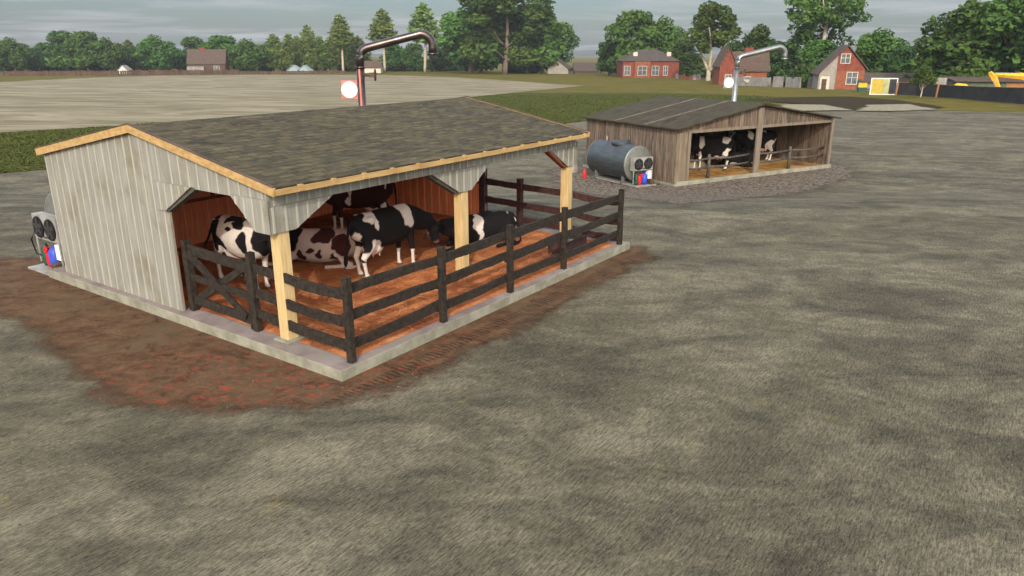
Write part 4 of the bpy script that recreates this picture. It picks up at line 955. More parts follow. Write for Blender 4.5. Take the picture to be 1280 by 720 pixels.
wnd(rh,-w*.34,hw*.15,1.4,1.7,-1.04); wnd(rh,w*.1,hw*.12,1.6,1.3,.56)
# red gable house on the right
P=hit(1052,112); w=hpx(P,62); H=vpx(P,112,57.5)
gh=empty('gable_house',(P.x,P.y,zf(P.y)-.05),R(-14),'tall house with grey left half and red right half under a steep brown gable','house')
hw=H*.50; d=w*.9; xl,xr=-w*.46,w*.38; xm=-w*.14; apx=w*.02
def gz(x): return hw+(H-hw)*((x-xl)/(apx-xl) if x<apx else (xr-x)/(xr-apx))
b=MB(); b.prism([(xl,0,-.5),(xm,0,-.5),(xm,0,gz(xm)),(xl,0,hw*.72)],(0,d,0)); b.build('grey_wall',M['beige'],gh,fixn=True)
b=MB(); b.prism([(xm+.01,-.05,hw*.88),(xr,-.05,hw*.88),(xr,-.05,hw),(apx,-.05,H-.1),(xm+.01,-.05,gz(xm))],(0,d,0)); b.build('red_gable',M['brick'],gh,fixn=True)
b=MB(); b.box((xm+.01,-.08,-.5),(xr,d-.1,hw*.878)); b.build('brick_wall',M['brick2'],gh)
rf=MB()
for x0,x1,z0,z1 in ((xl-.5,apx,hw*.66,H+.05),(apx,xr+.6,H+.05,hw*.9)): rf.prism([(x0,-.5,z0),(x1,-.5,z1),(x1,-.5,z1+.25),(x0,-.5,z0+.25)],(0,d+1,0))
rf.build('roof',M['roofbrown'],gh,fixn=True)
wnd(gh,apx-.2,H*.62,1.5,1.6,-.09); wnd(gh,w*.16,hw*.28,1.8,2.1,-.12)
f=MB(); f.box((xl+.3,-.09,-.1),(xl+2.0,-.02,hw*.62)); do=f.build('door',M['cream'],gh); f=MB(); f.box((xl+.6,-.12,0),(xl+1.5,-.091,hw*.5)); f.build('door_leaf',M['timber'],do)
f=MB(); f.box((w*.27,-.12,-.1),(w*.35,-.081,hw*.5)); f.build('side_door',M['greenp'],gh)
# grey wall panels with pale daubs, left of the gable house
wp=empty('yard_wall',(0,0,0),0,'grey block yard wall with pale daubed patches and gaps, before the red house','wall')
pts=[(916,107,95.5),(962,108.5,95.5)],[(966,109,95),(978,109.3,95)],[(982,109.3,95.5),(1000,110,96)]
for (x0,y0,t0),(x1,y1,t1) in pts:
    A,Bp=hit(x0,y0),hit(x1,y1); A.z=zf(A.y); Bp.z=zf(Bp.y); h=vpx(A,y0,t0)
    k=MB(); k.beam(A+Vector((0,0,h/2-.2)),Bp+Vector((0,0,h/2-.2)),.35,h+.2); k.build('panel',M['greywall'],wp)
A,Bp=hit(930,107.5),hit(950,108); h=vpx(A,107,96)
for q,x0,x1 in ((0,.0,.4),(1,.5,1.1)):
    k=MB(); D=(Bp-A); n_=D.normalized().cross(Vector((0,0,1)))
    c0=A+D*x0+n_*.2+Vector((0,0,h*.75)); c1=A+D*x1+n_*.2+Vector((0,0,h*.75)); cm=(c0+c1)/2-Vector((0,0,h*.38))
    k.prism([c0,c1,c1-Vector((0,0,.3)),cm,c0-Vector((0,0,.25))],n_*.02); k.build('pale_patch',M['cream'],wp,fixn=True)
for px,py,tp in ((846,99,92),(868,100,92.5),(873,100,92),(1012,110,96),(1020,110.5,97)):
    A=hit(px,py); k=MB(); h=vpx(A,py,tp); k.box((-.5,-.3,-.3),(.5,.3,h*.85)); k.box((-.38,-.25,h*.851),(.38,.25,h)); o=k.build('stone_pillar',M['greywall'],None,.05); o.location=(A.x,A.y,zf(A.y))
    tag(o,{846:'low grey stone pillar at the right corner of the brick house',868:'grey stone pillar left of the white trunked birch',873:'grey stone pillar touching the foot of the birch',1012:'grey stone pillar between yard wall and gable house, left one',1020:'grey stone pillar nearest the gable house'}[px],'pillar','grey stone pillars near the houses')
A=hit(860,99.2); k=MB(); k.box((-2.6,-.3,-.2),(2.6,.3,.9)); o=k.build('low_brick_wall',M['brick2']); o.location=(A.x,A.y,zf(A.y)); tag(o,'low orange brick wall between the brick house and the birch','wall')

# ------------------------------------------------------------------ notice boards, hoarding, excavator on the right
P=hit(1103,119); w=hpx(P,31); H=vpx(P,119.5,98)
bb=empty('billboard',(P.x,P.y,zf(P.y)),R(-12),'white framed billboard with yellow poster in front of the dark hoarding','billboard')
k=MB(); t=.14; k.box((-w/2,-.08,.05),(w/2,.08,.05+t)); k.box((-w/2,-.08,H-t),(w/2,.08,H)); k.box((-w/2,-.08,.05+t),(-w/2+t,.08,H-t)); k.box((w/2-t,-.08,.05+t),(w/2,.08,H-t)); k.build('frame',M['whitecan'],bb)
for x0,x1,m_ in ((-.47,-.02,'poster'),(-.018,.20,'poster_olive'),(.202,.44,'poster_dark')):
    k=MB(); k.box((w*x0,-.04,.2),(w*x1,.03,H-.15)); k.build('poster',M[m_],bb)
k=MB(); k.box((-w*.44,-.06,H*.79),(-w*.06,-.041,H*.8)); k.build('poster_band',M['yellow'],bb)
P=hit(1077,115); H=vpx(P,115,102)
ki=empty('kiosk_box',(P.x,P.y,zf(P.y)),R(-8),'small dark cabinet with a yellow sign beside the billboard','cabinet'); w=hpx(P,10)
k=MB(); k.box((-w/2,-.3,0),(w/2,.4,H*.45)); k.build('cabinet',M['greenp'],ki); k=MB(); k.box((-w/2,-.2,H*.45),(w/2,-.1,H*.95)); k.build('sign',M['yellow'],ki); k=MB(); k.box((-w*.6,-.5,H*.96),(w*.6,.5,H*1.05)); k.build('cap',M['roofdark'],ki)
ho=empty('hoarding',(0,0,0),0,'long dark grey hoarding running to the right edge of the picture','fence')
HP=[(1117,118.5,103),(1145,119.7,104.5),(1168,121.5,106),(1195,123.5,107.5),(1222,126,108.8),(1250,128.5,109.6),(1285,131.5,110.5),(1340,136.5,112.5)]
for (x0,y0,t0),(x1,y1,t1) in zip(HP,HP[1:]):
    A,Bp=hit(x0,y0),hit(x1,y1); h0=vpx(A,y0,t0); h1=vpx(Bp,y1,t1); A.z=zf(A.y); Bp.z=zf(Bp.y); nrm=(Bp-A).normalized().cross(Vector((0,0,1)))
    k=MB(); k.prism([A-Vector((0,0,.2)),Bp-Vector((0,0,.2)),Bp+Vector((0,0,h1)),A+Vector((0,0,h0))],nrm*-.12); k.build('panel',M['hoarding'],ho,fixn=True)
    k=MB(); k.beam(A+Vector((0,0,h0+.04)),Bp+Vector((0,0,h1+.04)),.16,.08); k.build('cap_rail',M['postorange'],ho)
for px,py,tp,l in ((1118,119.5,103,'orange brown post at the right end of the billboard'),(1168,122,105,'orange brown post leaning before the dark hoarding, right of the small tree')):
    A=hit(px,py); h=vpx(A,py,tp); k=MB(); k.beam((0,0,-.2),(.12,0,h),.22,.22,(0,1,0)); o=k.build('wooden_post',M['postorange'],None,.02); o.location=(A.x,A.y-.3,zf(A.y)); tag(o,l,'post','orange brown posts at the hoarding')
P=hit(1178,119); H=vpx(P,119,97.5); w=hpx(P,14)
ns=empty('notice_board',(P.x,P.y+1.2,zf(P.y)),R(-15),'square grey notice board standing above the dark hoarding','sign')
k=MB(); k.box((-w/2,-.05,H*.5),(w/2,.05,H)); k.build('panel',M['greywall'],ns); k=MB(); k.box((-w*.4,.051,0),(-w*.3,.13,H*.9)); k.box((w*.3,.051,0),(w*.4,.13,H*.9)); k.build('leg',M['log'],ns)
r,rf,w,H,hw,d=house('low_house','low brown roofed building behind the dark hoarding, right of the billboard','house',1112,111,93,80,'beige','roofbrown',wall_frac=.45,turn=R(-12))
P=hit(1250,118); H=vpx(P,118,98); w=hpx(P,105)
gs=empty('site_shed',(P.x,P.y,zf(P.y)),R(-12),'long dull green site shed behind the hoarding and the excavator arm','shed')
k=MB(); k.box((-w/2,0,0),(w/2,5,H*.8)); k.build('wall',mat('dull_green_sheet',(.055,.085,.06),(.10,.13,.09),scale=1,bump=.2),gs)
k=MB(); k.prism([(-w/2-.4,-.5,H*.78),(-w/2-.4,5.4,H*.95),(-w/2-.4,5.4,H*1.02),(-w/2-.4,-.5,H*.85)],(w+.8,0,0)); k.build('roof',M['roofbrown'],gs,fixn=True)
k=MB(); k.box((w*.05,-.06,H*.25),(w*.3,-.002,H*.79)); k.build('shutter',M['postorange'],gs)
# loose tarp heap in orange
P=hit(1200,118.5); H=vpx(P,118.5,103.5)
k=MB(); k.loft([((-1.6,0,H*.55),.2,.2),((-.6,0,H*.8),.8,H*.18),((.4,0,H*.72),.8,H*.2),((1.4,0,H*.5),.3,.2)],n=12); k.box((-1.2,-.5,0),(1.0,.5,H*.7),1); o=k.build('orange_skip',[M['yellow'],M['brownp']]); o.location=(P.x,P.y,zf(P.y)); tag(o,'orange heaped skip just behind the dark hoarding','skip')
# excavator
P=hit(1268,124.5); sc=hpx(P,1)
exv=empty('excavator',(P.x,P.y,zf(P.y)),R(4),'yellow excavator with raised boom behind the dark hoarding at the right edge','excavator')
zz=lambda py:vpx(P,124.5,py); xx=lambda px:(px-1268)*sc
k=MB(); pts=[(xx(1340),0,zz(118)),(xx(1300),0,zz(108)),(xx(1281),0,zz(97)),(xx(1270),0,zz(95)),(xx(1236),0,zz(93.5))]
k.loft([(pts[0],.28,.42),(pts[1],.28,.45),(pts[2],.28,.48),(pts[3],.26,.42),(pts[4],.22,.22)],n=4,smooth=False); k.build('boom',M['yellow'],exv)
k=MB(); k.loft([((xx(1229),-.02,zz(90.5)),.24,.26),((xx(1236),-.02,zz(97)),.26,.42),((xx(1247),-.02,zz(115)),.22,.28)],n=4,smooth=False); k.build('stick',M['yellow'],exv)
k=MB(); k.tube([(xx(1234),-.35,zz(100)),(xx(1241),-.35,zz(115))],.07); k.tube([(xx(1236),0,zz(91.5)),(xx(1268),0,zz(92))],.09); k.build('hydraulic_ram',M['panel'],exv)
k=MB(); k.prism([(xx(1243),-.6,zz(114)),(xx(1250),-.6,zz(114)),(xx(1253),-.6,zz(122)),(xx(1244),-.6,zz(124)),(xx(1238),-.6,zz(121))],(0,1.2,0)); k.build('bucket',M['brownp'],exv,fixn=True)
k=MB(); k.box((xx(1325),-1.2,.9),(xx(1380),1.2,2.4)); k.build('engine_body',M['yellow'],exv,.08)
k=MB(); k.box((xx(1325),-1.15,2.41),(xx(1345),.1,3.6)); k.build('cab',M['glass'],exv,.05)
for s in (-1,1):
    k=MB(); k.loft([((xx(1318),s*1.1,.42),.3,.36),((xx(1322),s*1.1,.45),.3,.45),((xx(1382),s*1.1,.45),.3,.45),((xx(1386),s*1.1,.42),.3,.36)],n=8,smooth=False); k.build('track',M['black'],exv)
# long plank fence on the left, in three fields
pf=empty('plank_fence',(0,0,0),0,'long brown upright plank fence along the far left edge of the field','fence')
FPX=FPX
def plank_run(x0,y0,x1,y1,hpxl,nm,nb,mm,slat=False):
    A,Bp=hit(x0,y0),hit(x1,y1); h=vpx(A,y0,y0-hpxl); k=MB(); L=(Bp-A).length; t=(Bp-A).normalized(); n=int(L/.75)
    for i in range(n):
        p=A+t*(L*(i+.5)/n); p.z=zf(p.y); hh=h*random.uniform(.9,1.08); tt=random.uniform(.7,1.15)
        nv=t.cross(Vector((0,0,1)))
        k.prism([p-t*.34,p+t*.34,p+t*.34+Vector((0,0,hh)),p+Vector((0,0,hh+.12)),p-t*.34+Vector((0,0,hh))],nv*.06,0,(tt,tt,tt))
    k.build(nm,M[mm],pf,fixn=True)
    q=MB()
    for f in (.3,.8): q.beam(Vector((A.x,A.y+.1,zf(A.y)+h*f)),Vector((Bp.x,Bp.y+.1,zf(Bp.y)+h*f)),.08,.14)
    q.build('rail',M[mm],pf)
plank_run(-60,95.8,150,94.5,6.5,'panel',1,'timber'); plank_run(150.5,94.5,300,93.2,6.5,'panel',1,'timber'); plank_run(300.5,93.2,432,92.4,4.2,'panel',1,'timber')

# ------------------------------------------------------------------ TREES
def leaves(mb,blobs,n,size,rnd,flat=.6,shell=.55):
    tot=sum(b[1][0]*b[1][1]+b[1][0]*b[1][2]+b[1][1]*b[1][2] for b in blobs)
    for c,rad,tn in blobs:
        k=int(n*(rad[0]*rad[1]+rad[0]*rad[2]+rad[1]*rad[2])/tot)
        for _ in range(k):
            d=Vector((rnd.gauss(0,1),rnd.gauss(0,1),rnd.gauss(0,1))).normalized()
            q=shell+(1.06-shell)*rnd.random()**.6
            p=Vector(c)+Vector((d.x*rad[0],d.y*rad[1],d.z*rad[2]))*q
            nv=(d*flat+Vector((rnd.gauss(0,.5),rnd.gauss(0,.5),rnd.gauss(0,.5)+.25))).normalized()
            a=nv.orthogonal().normalized(); a=Matrix.Rotation(rnd.uniform(0,6.28),3,nv)@a; b=nv.cross(a)
            s=size*rnd.uniform(.55,1.35); s2=s*rnd.uniform(.45,.9); t=max(0,min(1,tn+rnd.uniform(-.35,.35))); dn=nv*s*-.25
            mb.add([p-a*s+dn*.6,p-b*s2*.8,p+a*s*.9+dn*.6,p+b*s2],[(0,1,2,3)],0,(t,t,t))
def limb(mb,p0,p1,r0,r1,rnd,bend=.15,n=5):
    p0=Vector(p0);p1=Vector(p1); L=(p1-p0).length; pts=[]; off_=Vector((rnd.uniform(-1,1),rnd.uniform(-1,1),0))*L*bend
    for i in range(n+1):
        k=i/n; pts.append(p0.lerp(p1,k)+off_*math.sin(k*math.pi)*.5)
    mb.tube(pts,[r0+(r1-r0)*i/n for i in range(n+1)],n=7)
PROTO={}
def proto(kind,var):
    key=(kind,var)
    if key in PROTO: return PROTO[key]
    rnd=random.Random(sum(map(ord,kind))*7+var); tk=MB(); lf=MB(); lm='leaf_broad'; bk='bark'
    if kind in('broad','dark'):                 # height 10, width ~8
        lm='leaf_broad' if kind=='broad' else 'leaf_dark'
        blobs=[]
        limb(tk,(0,0,-.3),(rnd.uniform(-.3,.3),0,5.5),.32,.14,rnd)
        for i in range(22):
            a=rnd.uniform(0,6.28); z=rnd.uniform(1.6,8.6); w=math.sin(max(.12,min(1,(z-.3)/9.3))*math.pi)**.55; rr=rnd.uniform(.35,.95)*3.3*w
            s=rnd.uniform(.9,1.75); c=(rr*math.cos(a),rr*math.sin(a),z)
            blobs.append((c,(s*1.1,s*1.1,s*.85),rnd.uniform(.2,.85)))
            if i%3==0: limb(tk,(0,0,rnd.uniform(1.5,4)),c,.13,.03,rnd)
        blobs.append(((0,0,5),(2.4,2.4,3.4),.25)); blobs.append(((0,0,8.6),(1.4,1.4,1.3),.6))
        leaves(lf,blobs,5200,.34,rnd)
    elif kind=='shrub':                         # height 4, width 5
        blobs=[]
        for i in range(14):
            a=rnd.uniform(0,6.28); rr=rnd.uniform(0,1.9); s=rnd.uniform(.6,1.1)
            blobs.append(((rr*math.cos(a),rr*math.sin(a),rnd.uniform(.6,3)*(1-rr*.2)),(s,s,s*.9),rnd.uniform(.15,.7)))
        for i in range(4): limb(tk,(rnd.uniform(-.4,.4),rnd.uniform(-.4,.4),-.2),(rnd.uniform(-1.2,1.2),rnd.uniform(-1.2,1.2),2.4),.09,.03,rnd)
        leaves(lf,blobs,2000,.26,rnd); lm='leaf_dark'
    elif kind=='pine':                          # height 14, bare trunk, narrow crown from 6
        lm='leaf_pine'; bk='bark_pale'; blobs=[]; limb(tk,(0,0,-.3),(.15,0,13.4),.20,.05,rnd,.02,8)
        for i in range(26):
            k=i/25; z=6.2+7.4*k; w=1.9*(1-k)**.6*(.45+.55*min(1,k*5))+.12; a=i*2.4
            rr=w*.55; s=w*.62+.18; c=(rr*math.cos(a),rr*math.sin(a),z); blobs.append((c,(s,s,s*.62),rnd.uniform(.25,.9)))
            if i%2: limb(tk,(0.05,0,z-.4),c,.05,.02,rnd,.05,3)
        leaves(lf,blobs,2600,.27,rnd,shell=.3)
    elif kind=='poplar':                        # height 12, leafy nearly to the ground, narrow
        lm='leaf_pine'; bk='bark_pale'; blobs=[]; limb(tk,(0,0,-.3),(.1,0,11),.17,.05,rnd,.03,8)
        for i in range(30):
            k=i/29; z=1.6+10*k; w=1.75*math.sin(min(1,.16+k*.84)*math.pi)**.7*(1.08-.35*k)+.15; a=i*2.4+rnd.uniform(-.5,.5)
            rr=w*.6; s=w*.5+.25; blobs.append(((rr*math.cos(a),rr*math.sin(a),z),(s,s,s*.95),rnd.uniform(.2,.9)))
        leaves(lf,blobs,3000,.28,rnd,shell=.35)
    elif kind=='birch':                         # height 12, width 9: three white stems
        lm='leaf_birch'; bk='bark_pale'; blobs=[]
        tips=[(-2.2,0,5.8),(.4,.2,8.5),(2.6,.2,6.6)]
        limb(tk,(0,0,-.3),(0,0,1.6),.34,.26,rnd,.02)
        for tp,b0 in zip(tips,((0,0,1.2),(0,0,1.5),(0,0,1.4))): limb(tk,b0,tp,.2,.07,rnd,.12,6)
        limb(tk,(.2,0,4.2),(1.2,0,6.4),.11,.04,rnd); limb(tk,(-1.2,0,3.8),(-2.6,.1,5.2),.1,.03,rnd)
        for i in range(24):
            a=rnd.uniform(0,6.28); z=rnd.uniform(4.6,11.2); w=math.sin(max(.15,min(1,(z-3.4)/8.6))*math.pi)**.6; rr=rnd.uniform(.3,1)*3.7*w; s=rnd.uniform(.7,1.4)
            blobs.append(((rr*math.cos(a),rr*math.sin(a),z),(s,s,s*.9),rnd.uniform(.1,.8)))
        leaves(lf,blobs,4600,.28,rnd)
    elif kind=='big':                           # height 16, width 14, visible trunk in the middle
        bk='bark'; blobs=[]; limb(tk,(0,-.6,-.3),(.2,-.9,12.5),.36,.10,rnd,.04,8)
        for sx,z0,z1 in ((-1,2.6,4.6),(1,2.2,4.4),(1,4.5,7.5),(-1,5,8)): limb(tk,(0,-.8,z0),(sx*1.5,-1.3,z1-.4),.10,.03,rnd)
        for i in range(60):
            a=rnd.uniform(0,6.28); z=rnd.uniform(2.6,14.5); w=math.sin(max(.2,min(1,(z-.5)/15.5))*math.pi)**.5; rr=rnd.uniform(.35,1)*5.6*w; s=rnd.uniform(1.1,2.2)
            c=(rr*math.cos(a),rr*math.sin(a)+.6,z)
            if abs(c[0])-s*.75<.25 and c[1]<.6 and z<9.5: continue
            blobs.append((c,(s,s,s*.75),rnd.uniform(.15,.95)))
        blobs.append(((0,2.4,8),(4,2.4,4.5),.2)); leaves(lf,blobs,12000,.36,rnd)
    elif kind=='umbrella':                      # height 15, tall pale trunk, crown spreading in the upper half
        bk='bark_pale'; blobs=[]; limb(tk,(-.5,-.3,-.3),(.1,-.3,9.5),.40,.18,rnd,.06,8)
        for tp in ((-4,0,11),(-1.5,-.5,12.5),(2.2,-.6,12),(4.6,0,11),(5.6,.3,9.4)): limb(tk,(.1,-.3,rnd.uniform(7.5,9.3)),tp,.17,.05,rnd)
        for i in range(34):
            a=rnd.uniform(0,6.28); z=rnd.uniform(8.6,14.2); rr=rnd.uniform(.3,1)*6.2*math.sin(max(.25,min(1,(z-7.2)/8))*math.pi)**.5; s=rnd.uniform(.9,1.7)
            blobs.append(((rr*math.cos(a),rr*.7*math.sin(a),z),(s*1.2,s,s*.6),rnd.uniform(.15,.9)))
        for i in range(10):
            a=rnd.uniform(0,6.28); blobs.append(((rnd.uniform(-1,6),rnd.uniform(1,3),rnd.uniform(5.5,9.5)),(1.2,1.1,.9),rnd.uniform(.1,.6)))
        for i in range(8):
            a=rnd.uniform(0,6.28); blobs.append(((-3.6+rnd.uniform(-1.2,1.2),rnd.uniform(0,2),rnd.uniform(5.4,8.4)),(1.1,1,.8),rnd.uniform(.1,.6)))
        leaves(lf,blobs,6200,.30,rnd)
    elif kind=='young':
        bk='bark_pale'; lm='leaf_birch'; limb(tk,(0,0,-.1),(.05,0,2.4),.07,.035,rnd,.04); blobs=[]
        for i in range(12):
            a=rnd.uniform(0,6.28); z=rnd.uniform(1.5,4.1); rr=rnd.uniform(.1,.8); blobs.append(((rr*math.cos(a),rr*math.sin(a),z),(.5,.5,.5),rnd.uniform(0,.7)))
            limb(tk,(0,0,rnd.uniform(1,2.2)),blobs[-1][0],.03,.012,rnd)
        leaves(lf,blobs,1500,.12,rnd)
    hmax={'broad':9.8,'dark':9.8,'shrub':3.8,'pine':13.9,'poplar':12,'birch':12,'big':15.8,'umbrella':14.6,'young':4.4}[kind]
    wd={'broad':8.4,'dark':8.4,'shrub':5,'pine':3.2,'poplar':3.7,'birch':8.6,'big':13,'umbrella':14,'young':2.4}[kind]
    PROTO[key]=(tk.mesh('trunk',M[bk]),lf.mesh('crown',M[lm]),hmax,wd); return PROTO[key]
TG='trees and bushes beyond the field and houses'
def tree(kind,var,px,py,top,wpx,label,name=None,yaw=None,group=TG):
    tm,cm,h,w=proto(kind,var); P=hit(px,py); H=vpx(P,py,top); wd=hpx(P,wpx)
    r=empty(name or {'broad':'broadleaf_tree','dark':'broadleaf_tree','shrub':'bush','pine':'pine_tree','poplar':'poplar_tree','birch':'birch_tree','big':'broadleaf_tree','umbrella':'spreading_tree','young':'young_tree'}[kind],(P.x,P.y,zf(P.y)),random.uniform(-.6,.6)+var*2.1 if yaw is None else yaw,label,'bush' if kind=='shrub' else 'tree',group)
    r.scale=(wd/w,wd/w,H/h)
    for nm,me in (('trunk',tm),('crown',cm)):
        o=bpy.data.objects.new(nm,me); col.objects.link(o); o.parent=r
    return r
T=[
('broad',2,66,88.8,53,50,'broad low crown filling the dip left of the tallest left clump tree'),
('dark',2,180,88.8,57,50,'broad dark crown behind the thin spiky conifer tip'),
('dark',0,335,89.2,56,46,'dark crown between the cabin trees and the column trees'),
('broad',2,435,89,52,46,'rounded crown behind the round sign and pipe upright'),
('broad',0,-8,90.5,50,44,'rounded green tree at the extreme left edge of the picture'),
('broad',1,20,90.2,47,44,'rounded tree second from the left edge, above the plank fence'),
('dark',0,48,89.6,60,40,'low dark tree between two rounded crowns near the left edge'),
('broad',2,88,90,38.5,62,'tallest rounded tree of the left clump, left of the tiny white hut'),
('broad',0,112,90.2,39,52,'rounded tree leaning into the tallest of the left clump'),
('broad',1,138,90,47,42,'rounded tree directly above the tiny white hut'),
('pine',0,165,89.5,48.5,16,'thin spiky conifer tip poking out of the left tree row'),
('dark',1,160,89.6,58,40,'dark low tree right of the tiny white hut'),
('broad',1,199,90.4,44,50,'rounded tree with a pale slim trunk left of the timber cabin'),
('dark',2,224,89.5,60,36,'dark tree just left of the timber cabin'),
('broad',2,248,88.8,46,52,'green tree behind the left half of the timber cabin roof'),
('broad',0,278,88.8,44,56,'green tree behind the right half of the timber cabin roof'),
('broad',1,312,90.4,49,56,'rounded tree directly right of the timber cabin'),
('poplar',0,345,90.2,41.5,26,'light green column tree, leftmost of the column trees'),
('poplar',1,364,90.2,41,24,'light green column tree above the left pale tent'),
('poplar',0,374,89.8,44,22,'light green column tree above the right pale tent'),
('poplar',2,388,90.2,30,24,'taller pointed column tree right of the pale tents'),
('poplar',1,402,90,44,22,'short column tree left of the round sign'),
('poplar',2,414,89.8,48,26,'low column tree directly above the round sign'),
('pine',1,429,91,17,27,'tall slim pine with pale trunk above the round sign'),
('poplar',0,449,90,44,28,'light green column tree behind the striped pipe elbow'),
('pine',2,481,91,10,30,'tall slim pine with bare trunk under the middle of the pipe arm'),
('pine',0,531,91.2,2,33,'tallest slim pine with bare trunk behind the pipe outlet'),
('broad',2,493,89.2,52,40,'low rounded tree under the pipe arm, left one'),
('broad',0,517,89.2,54,36,'low rounded tree under the pipe arm, right one'),
('dark',1,548,89.4,60,40,'low dark tree below the pipe outlet'),
('broad',1,588,92,8,92,'tall dense green tree right of the pipe outlet'),
('dark',0,600,91,30,70,'dark tree between pipe outlet and the big pale trunk'),
('big',0,629,92.4,-22,130,'biggest bright green tree with a pale trunk, top cut by the frame'),
('broad',2,678,92,6,82,'tall dense green tree left above the beige gabled shed'),
('dark',2,660,92,45,60,'dark lower tree left of the beige gabled shed'),
('broad',0,790,95.5,13,80,'tall dense tree left behind the brick house'),
('broad',1,828,95.3,21,60,'tall tree right behind the brick house'),
('dark',2,762,94.5,50,44,'dark low tree left of the brick house'),
('dark',0,858,96,50,44,'dark tree filling the gap between brick house and birch'),
('birch',1,885,101,2,82,'airy birch with white forked trunk between the two red houses'),
('broad',2,945,100,31,52,'green tree behind the roof of the red house'),
('dark',1,915,99,50,44,'dark tree behind the red house gable'),
('dark',2,972,103,52,50,'dark tree above the second pipe outlet'),
('umbrella',0,1022,104,-28,128,'tall spreading tree with long pale trunk behind the gable house'),
('broad',0,1022,105,50,66,'dense green tree at the foot of the tall spreading tree'),
('broad',1,1095,107,36,74,'bushy green tree right behind the gable house'),
('dark',0,1128,108,57,44,'darker tree between gable house and small young tree'),
('dark',1,1160,112,52,50,'dark tree behind the young tree at the hoarding'),
('broad',2,1198,113,2,110,'large dense tree over the hoarding, left one'),
('broad',1,1262,114,-16,120,'large dense tree over the excavator arm, top cut by the frame'),
('dark',2,1230,112.5,40,70,'dark tree between the two large trees over the hoarding'),
('broad',0,1322,116,-10,110,'large dense tree at the right edge of the picture'),
]
for t in T: tree(*t)
tree('young',0,1150,123,84,34,'young tree with thin pale trunk standing before the dark hoarding')
rnd=random.Random(11)
for i,(px,py,top,w) in enumerate([(985,108.5,80,34),(1003,109.5,72,36),(1012,109,78,30),(1086,109,80,24)]):
    tree('shrub',i%3,px,py,top,w,['leafy bush left of the gable house, behind the end of the yard wall','taller leafy bush touching the left side of the gable house','leafy bush half hidden behind the gable house','upright bush between gable house and billboard'][i])
us=[(x,89.2,(66 if x<340 else 72)+rnd.uniform(-5,4),rnd.uniform(34,46)) for x in range(-5,620,21)]+[(x,91.5,78+rnd.uniform(-4,3),rnd.uniform(24,36)) for x in range(640,780,22) if not 680<x<745]+[(x,95+(x-830)*.04,82+(x-830)*.03,30) for x in range(836,990,22)]+[(x,110+(x-1100)*.02,93+(x-1100)*.02,30) for x in range(1130,1310,24)]
for i,(px,py,top,w) in enumerate(us):
    tree('shrub',i%3,px,py,top,w,'dark green undergrowth bush in the shade below the tree row',group='undergrowth bushes below the tree row')

# ------------------------------------------------------------------ sky, sun, camera
SUN_EL=R(31); SUN_AZ=R(-2)        # sun behind the camera
w=bpy.data.worlds.new('World'); scene.world=w; w.use_nodes=True; nt=w.node_tree
bg=nt.nodes['Background']
sky=nd(nt,'ShaderNodeTexSky'); sky.sky_type='NISHITA'; sky.sun_disc=False; sky.sun_elevation=SUN_EL
sunv=Vector((math.sin(SUN_AZ)*math.cos(SUN_EL),-math.cos(SUN_AZ)*math.cos(SUN_EL),math.sin(SUN_EL)))
sky.sun_rotation=math.atan2(sunv.x,sunv.y); sky.air_density=1.0; sky.dust_density=1.5; sky.ozone_density=1.0
hs=nd(nt,'ShaderNodeHueSaturation'); hs.inputs['Saturation'].default_value=.85; hs.inputs['Value'].default_value=.8; nt.links.new(sky.outputs[0],hs.inputs['Color'])
# sky dulled low down, boosted above the frame as added fill for barn interiors
tc=nd(nt,'ShaderNodeTexCoord'); sp=nd(nt,'ShaderNodeSeparateXYZ'); nt.links.new(tc.outputs['Generated'],sp.inputs[0])
za=nd(nt,'ShaderNodeMath',operation='ADD'); nt.links.new(sp.outputs['Z'],za.inputs[0]); za.inputs[1].default_value=.06
zm=nd(nt,'ShaderNodeMath',operation='MAXIMUM'); nt.links.new(za.outputs[0],zm.inputs[0]); zm.inputs[1].default_value=.02
dv=nd(nt,'ShaderNodeVectorMath',operation='DIVIDE'); cb2=nd(nt,'ShaderNodeCombineXYZ')
for i in range(3): nt.links.new(zm.outputs[0],cb2.inputs[i])
nt.links.new(tc.outputs['Generated'],dv.inputs[0]); nt.links.new(cb2.outputs[0],dv.inputs[1])
mp=nd(nt,'ShaderNodeMapping'); mp.inputs['Scale'].default_value=(.42,.5,0); mp.inputs['Location'].default_value=(1.3,.4,0); nt.links.new(dv.outputs[0],mp.inputs['Vector'])
cn=noi(nt,mp.outputs[0],1.0,7,.58,.4)
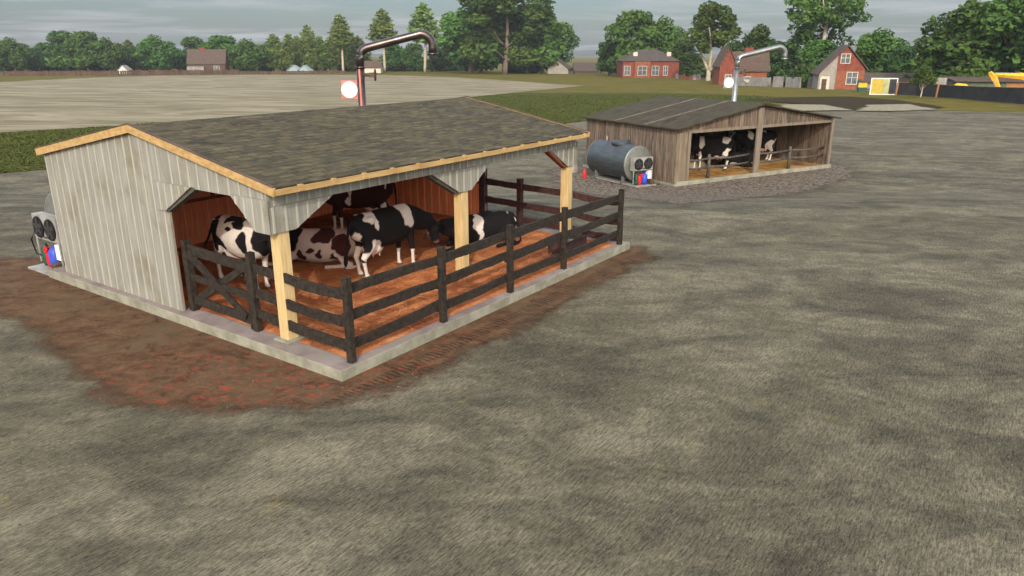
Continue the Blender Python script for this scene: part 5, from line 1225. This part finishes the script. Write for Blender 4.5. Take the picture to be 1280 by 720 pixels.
cf=ramp(nt,cn,.45,.68)
el=nd(nt,'ShaderNodeMapRange'); el.inputs[1].default_value=.07; el.inputs[2].default_value=.24; el.inputs[3].default_value=.0; el.inputs[4].default_value=1.0; nt.links.new(sp.outputs['Z'],el.inputs[0])
gr=mixc(nt,el.outputs[0],(.50,.575,.66),(4.6,4.0,3.4))
skyc=mixc(nt,1.0,hs.outputs[0],gr,'MULTIPLY')
cm=nd(nt,'ShaderNodeMath',operation='MULTIPLY'); nt.links.new(cf,cm.inputs[0]); cm.inputs[1].default_value=.75
c=mixc(nt,cm.outputs[0],skyc,mixc(nt,el.outputs[0],(3.5,3.6,3.75),(12,11.3,10.4)))
nt.links.new(c,bg.inputs['Color']); bg.inputs['Strength'].default_value=.14
sl=bpy.data.lights.new('sun','SUN'); sl.energy=2.5; sl.angle=R(.6); sl.color=(1,.95,.87)
so=bpy.data.objects.new('sun',sl); col.objects.link(so); so.rotation_euler=sunv.to_track_quat('Z','Y').to_euler(); so.location=(0,-20,30)
cam=bpy.data.cameras.new('camera'); co=bpy.data.objects.new('camera',cam); col.objects.link(co)
co.location=CAM; co.rotation_euler=(math.pi/2-PITCH,0,0); cam.sensor_width=36; cam.lens=928.3/1280*36; cam.clip_start=.1; cam.clip_end=6000
scene.camera=co
# thin air between here and the far tree row
hz=MB(); hz.box((-1300,-45,-24),(1300,2400,42)); ho_=hz.build('haze',None); ho_.data.materials.clear()
hm=bpy.data.materials.new('thin_air'); hm.use_nodes=True; hn=hm.node_tree; hn.nodes.remove(hn.nodes['Principled BSDF'])
pv=nd(hn,'ShaderNodeVolumePrincipled'); pv.inputs['Color'].default_value=(.86,.90,.93,1); pv.inputs['Density'].default_value=.00016; pv.inputs['Anisotropy'].default_value=.2
hn.links.new(pv.outputs[0],hn.nodes['Material Output'].inputs['Volume']); ho_.data.materials.append(hm); ho_['kind']='stuff'
scene.view_settings.view_transform='Standard'; scene.view_settings.look='None'; scene.view_settings.exposure=.12; scene.view_settings.gamma=1
